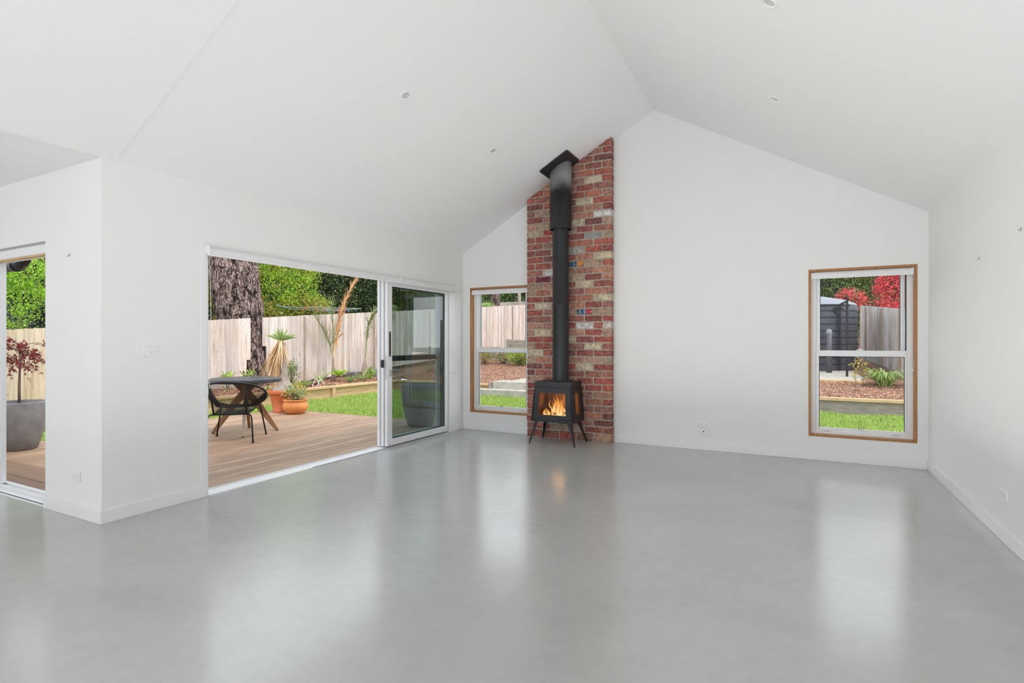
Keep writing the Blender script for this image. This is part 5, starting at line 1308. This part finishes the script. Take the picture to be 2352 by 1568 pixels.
for i in range(64):
    a = r.uniform(0, 2 * pi); el = r.uniform(.35, 1.5); d = V((cos(a) * cos(el), sin(a) * cos(el), sin(el))); L_ = r.uniform(.16, .34); s_ = V((-sin(a), cos(a), 0)) * .0045
    b = top + V((0, 0, .02)); mm = b + d * L_ * .6; e_ = b + d * L_ - V((0, 0, L_ * .18))
    hd.add([b - s_, b + s_, mm + s_ * .8, e_, mm - s_ * .8], [(0, 1, 2, 3, 4)])
hd.build('green_leaf_head', M['strap_green'], pp_)
pc = (-7.84, 6.72, ZD)
pot('terracotta_pot', pc, [(.001, 0), (.12, 0), (.14, .012), (.185, .05), (.213, .10), (.216, .14), (.205, .18), (.185, .215), (.185, .225), (.205, .235), (.208, .25), (.2, .258), (.18, .256), (.17, .24)], 'terra2',
    'squat round orange pot with a small variegated shrub', .175, .235)
bush('variegated_shrub', (pc[0], pc[1], ZD + .235), (.25, .22, .13), 620, .042, ['variegated', 'variegated', 'hedge', 'yellowleaf'], 'small variegated shrub growing in the squat orange pot', 'shrub', None, 91)
pc = (-5.02, 6.62, ZD)
pot('cement_pot', pc, [(.001, 0), (.17, 0), (.19, .02), (.24, .2), (.275, .4), (.29, .62), (.285, .64), (.27, .64), (.265, .58)], 'potgrey', 'large grey cement pot behind the tinted glass door panel', .265, .56)
pc = (-8.16, 2.98, ZD)
pot('cement_pot', pc, [(.001, 0), (.155, 0), (.17, .015), (.21, .15), (.245, .33), (.262, .55), (.26, .565), (.245, .568), (.24, .52)], 'potgrey', 'tapered grey cement pot on the deck outside the narrow left door', .24, .50)
mp = empty('japanese_maple', (pc[0], pc[1], ZD + .5), 'burgundy leaved maple growing in the grey pot', 'tree')
r = random.Random(17); c = V((pc[0], pc[1], ZD + .5)); t = MB(); lv = MB()
t.tube([c - V((0, 0, .01)), c + V((.0, .0, .25)), c + V((-.01, .01, .5)), c + V((.0, .0, .74))], [.016, .013, .011, .008], 7)
for i in range(26):
    a = r.uniform(0, 2 * pi); s0 = c + V((0, 0, r.uniform(.42, .74))); rr = r.uniform(.15, .42); e_ = s0 + V((cos(a) * rr, sin(a) * rr, r.uniform(-.12, .10))); mid = s0.lerp(e_, .5) + V((0, 0, .07))
    t.tube([s0, mid, e_], [.005, .004, .002], 4)
    for k_ in range(13):
        q = mid.lerp(e_, r.random()) + rdir(r) * .035
        d0 = (rdir(r, -.6)); 
        for fa in (-.9, -.45, 0, .45, .9):
            d = Matrix.Rotation(fa, 3, rdir(r)) @ d0; leaf(lv, q, d, rdir(r), .045, .011)
t.build('branches', M['twig'], mp); lv.build('leaves', M['maple'], mp)
wd = MB(); r = random.Random(18)
for i in range(500):
    x, y = r.uniform(-13.0, -12.2), r.uniform(3.8, 6.2); z = -.24 - .38 * sm_((-10.15 - x) / 2.6); h_ = r.uniform(.06, .2); a = r.uniform(0, pi)
    wd.add([(x, y, z), (x + .02 * cos(a), y + .02 * sin(a), z), (x + r.uniform(-.1, .1), y + r.uniform(-.1, .1), z + h_)], [(0, 1, 2)])
tag(wd.build('weeds', M['grass'], loc=(-12.8, 4.9, -.6)), 'weedy grass growing along the foot of the left fence', 'weeds', kind='stuff')
dp = empty('downpipe', (-5.6, 2.35, 1.87), 'black plastic downpipe elbow at the top of the narrow left door', 'pipe')
MB().tube([(-8.2, 2.34, 1.93), (-6.47, 2.34, 1.93), (-6.38, 2.34, 1.94), (-6.31, 2.34, 1.975), (-6.28, 2.34, 2.04), (-6.28, 2.34, 2.40)], .05, 16).build('pipe', M['gutter'], dp)
MB().tube([(-6.50, 2.34, 1.93), (-6.44, 2.34, 1.93)], .055, 16).build('pipe_joint', M['gutter'], dp)

# ------------------------------------------------------------------ light
w = bpy.data.worlds.new('sky'); sc.world = w; w.use_nodes = True
nt = w.node_tree; bg = nt.nodes['Background']
tc = nt.nodes.new('ShaderNodeTexCoord'); sp = nt.nodes.new('ShaderNodeSeparateXYZ'); rp = nt.nodes.new('ShaderNodeValToRGB')
nt.links.new(tc.outputs['Generated'], sp.inputs[0]); nt.links.new(sp.outputs['Z'], rp.inputs[0])
e = rp.color_ramp.elements; e[0].position = 0; e[0].color = (.93, .95, 1.0, 1); e[1].position = .8; e[1].color = (.44, .49, .56, 1)
nt.links.new(rp.outputs[0], bg.inputs[0]); bg.inputs[1].default_value = 3.2
def light(name, kind, loc, rot, energy, size=None, color=(1, 1, 1), angle=None):
    l = bpy.data.lights.new(name, kind); l.energy = energy; l.color = color
    if size: l.shape = 'RECTANGLE'; l.size, l.size_y = size
    if angle is not None: l.angle = angle
    o_ = bpy.data.objects.new(name, l); col.objects.link(o_); o_.location = loc; o_.rotation_euler = rot; return o_
light('sun', 'SUN', (5, 0, 10), (R(8), R(30), 0), 1.9, color=(1, .96, .9), angle=R(14))
light('room_bounce_fill', 'AREA', (-1.3, 1.5, .45), (R(180), 0, 0), 67, (4.0, 8.2), (1, .99, .97))  # unseen upward fill lamp added to brighten the ceiling evenly
light('rear_fill', 'AREA', (-2.6, -4.3, 1.5), (R(90), 0, 0), 46, (3.0, 2.2), (.97, .98, 1))  # added fill lamp behind the camera, brightens the whole room
light('side_room_fill', 'AREA', (-8.8, -2.2, 1.4), (R(90), 0, R(-96)), 36, (4.0, 2.0), (.97, .98, 1))  # extra unseen lamp in the side room to lift the walls
lc = light('rear_corner_fill', 'AREA', (-3.9, -3.6, 1.6), (R(90), 0, R(-48)), 24, (2.0, 2.0), (.97, .98, 1)); lc.data.spread = R(75)  # narrow fill added to brighten the right wall
light('side_room_bounce_fill', 'AREA', (-6.7, -.9, .45), (R(180), 0, 0), 20, (4.0, 4.6), (1, .99, .97))  # upward fill added under the flat ceiling of the side room
fire = bpy.data.lights.new('fire_glow', 'POINT'); fire.energy = 1.3; fire.color = (1, .5, .18); fire.shadow_soft_size = .06
fo = bpy.data.objects.new('fire_glow', fire); col.objects.link(fo); fo.location = (SX + .03, 5.99, .47)

# ------------------------------------------------------------------ camera
cam = bpy.data.cameras.new('camera'); cam.sensor_width = 36; cam.lens = 36 * 1238.5 / 2352; cam.clip_end = 200; cam.clip_start = .05
co = bpy.data.objects.new('camera', cam); col.objects.link(co); co.location = (0, 0, 1.22); co.rotation_euler = (R(90), 0, R(27.52))
sc.camera = co
sc.view_settings.view_transform = 'Standard'; sc.view_settings.look = 'None'; sc.view_settings.exposure = 0; sc.view_settings.gamma = 1
sc.cycles.use_denoising = True
sc.cycles.max_bounces = 8; sc.cycles.diffuse_bounces = 5; sc.cycles.transparent_max_bounces = 12; sc.cycles.glossy_bounces = 3; sc.cycles.transmission_bounces = 2
sc.cycles.use_adaptive_sampling = True; sc.cycles.adaptive_threshold = .08; sc.cycles.adaptive_min_samples = 16
sc.cycles.sample_clamp_indirect = 6; sc.cycles.caustics_reflective = False; sc.cycles.caustics_refractive = False
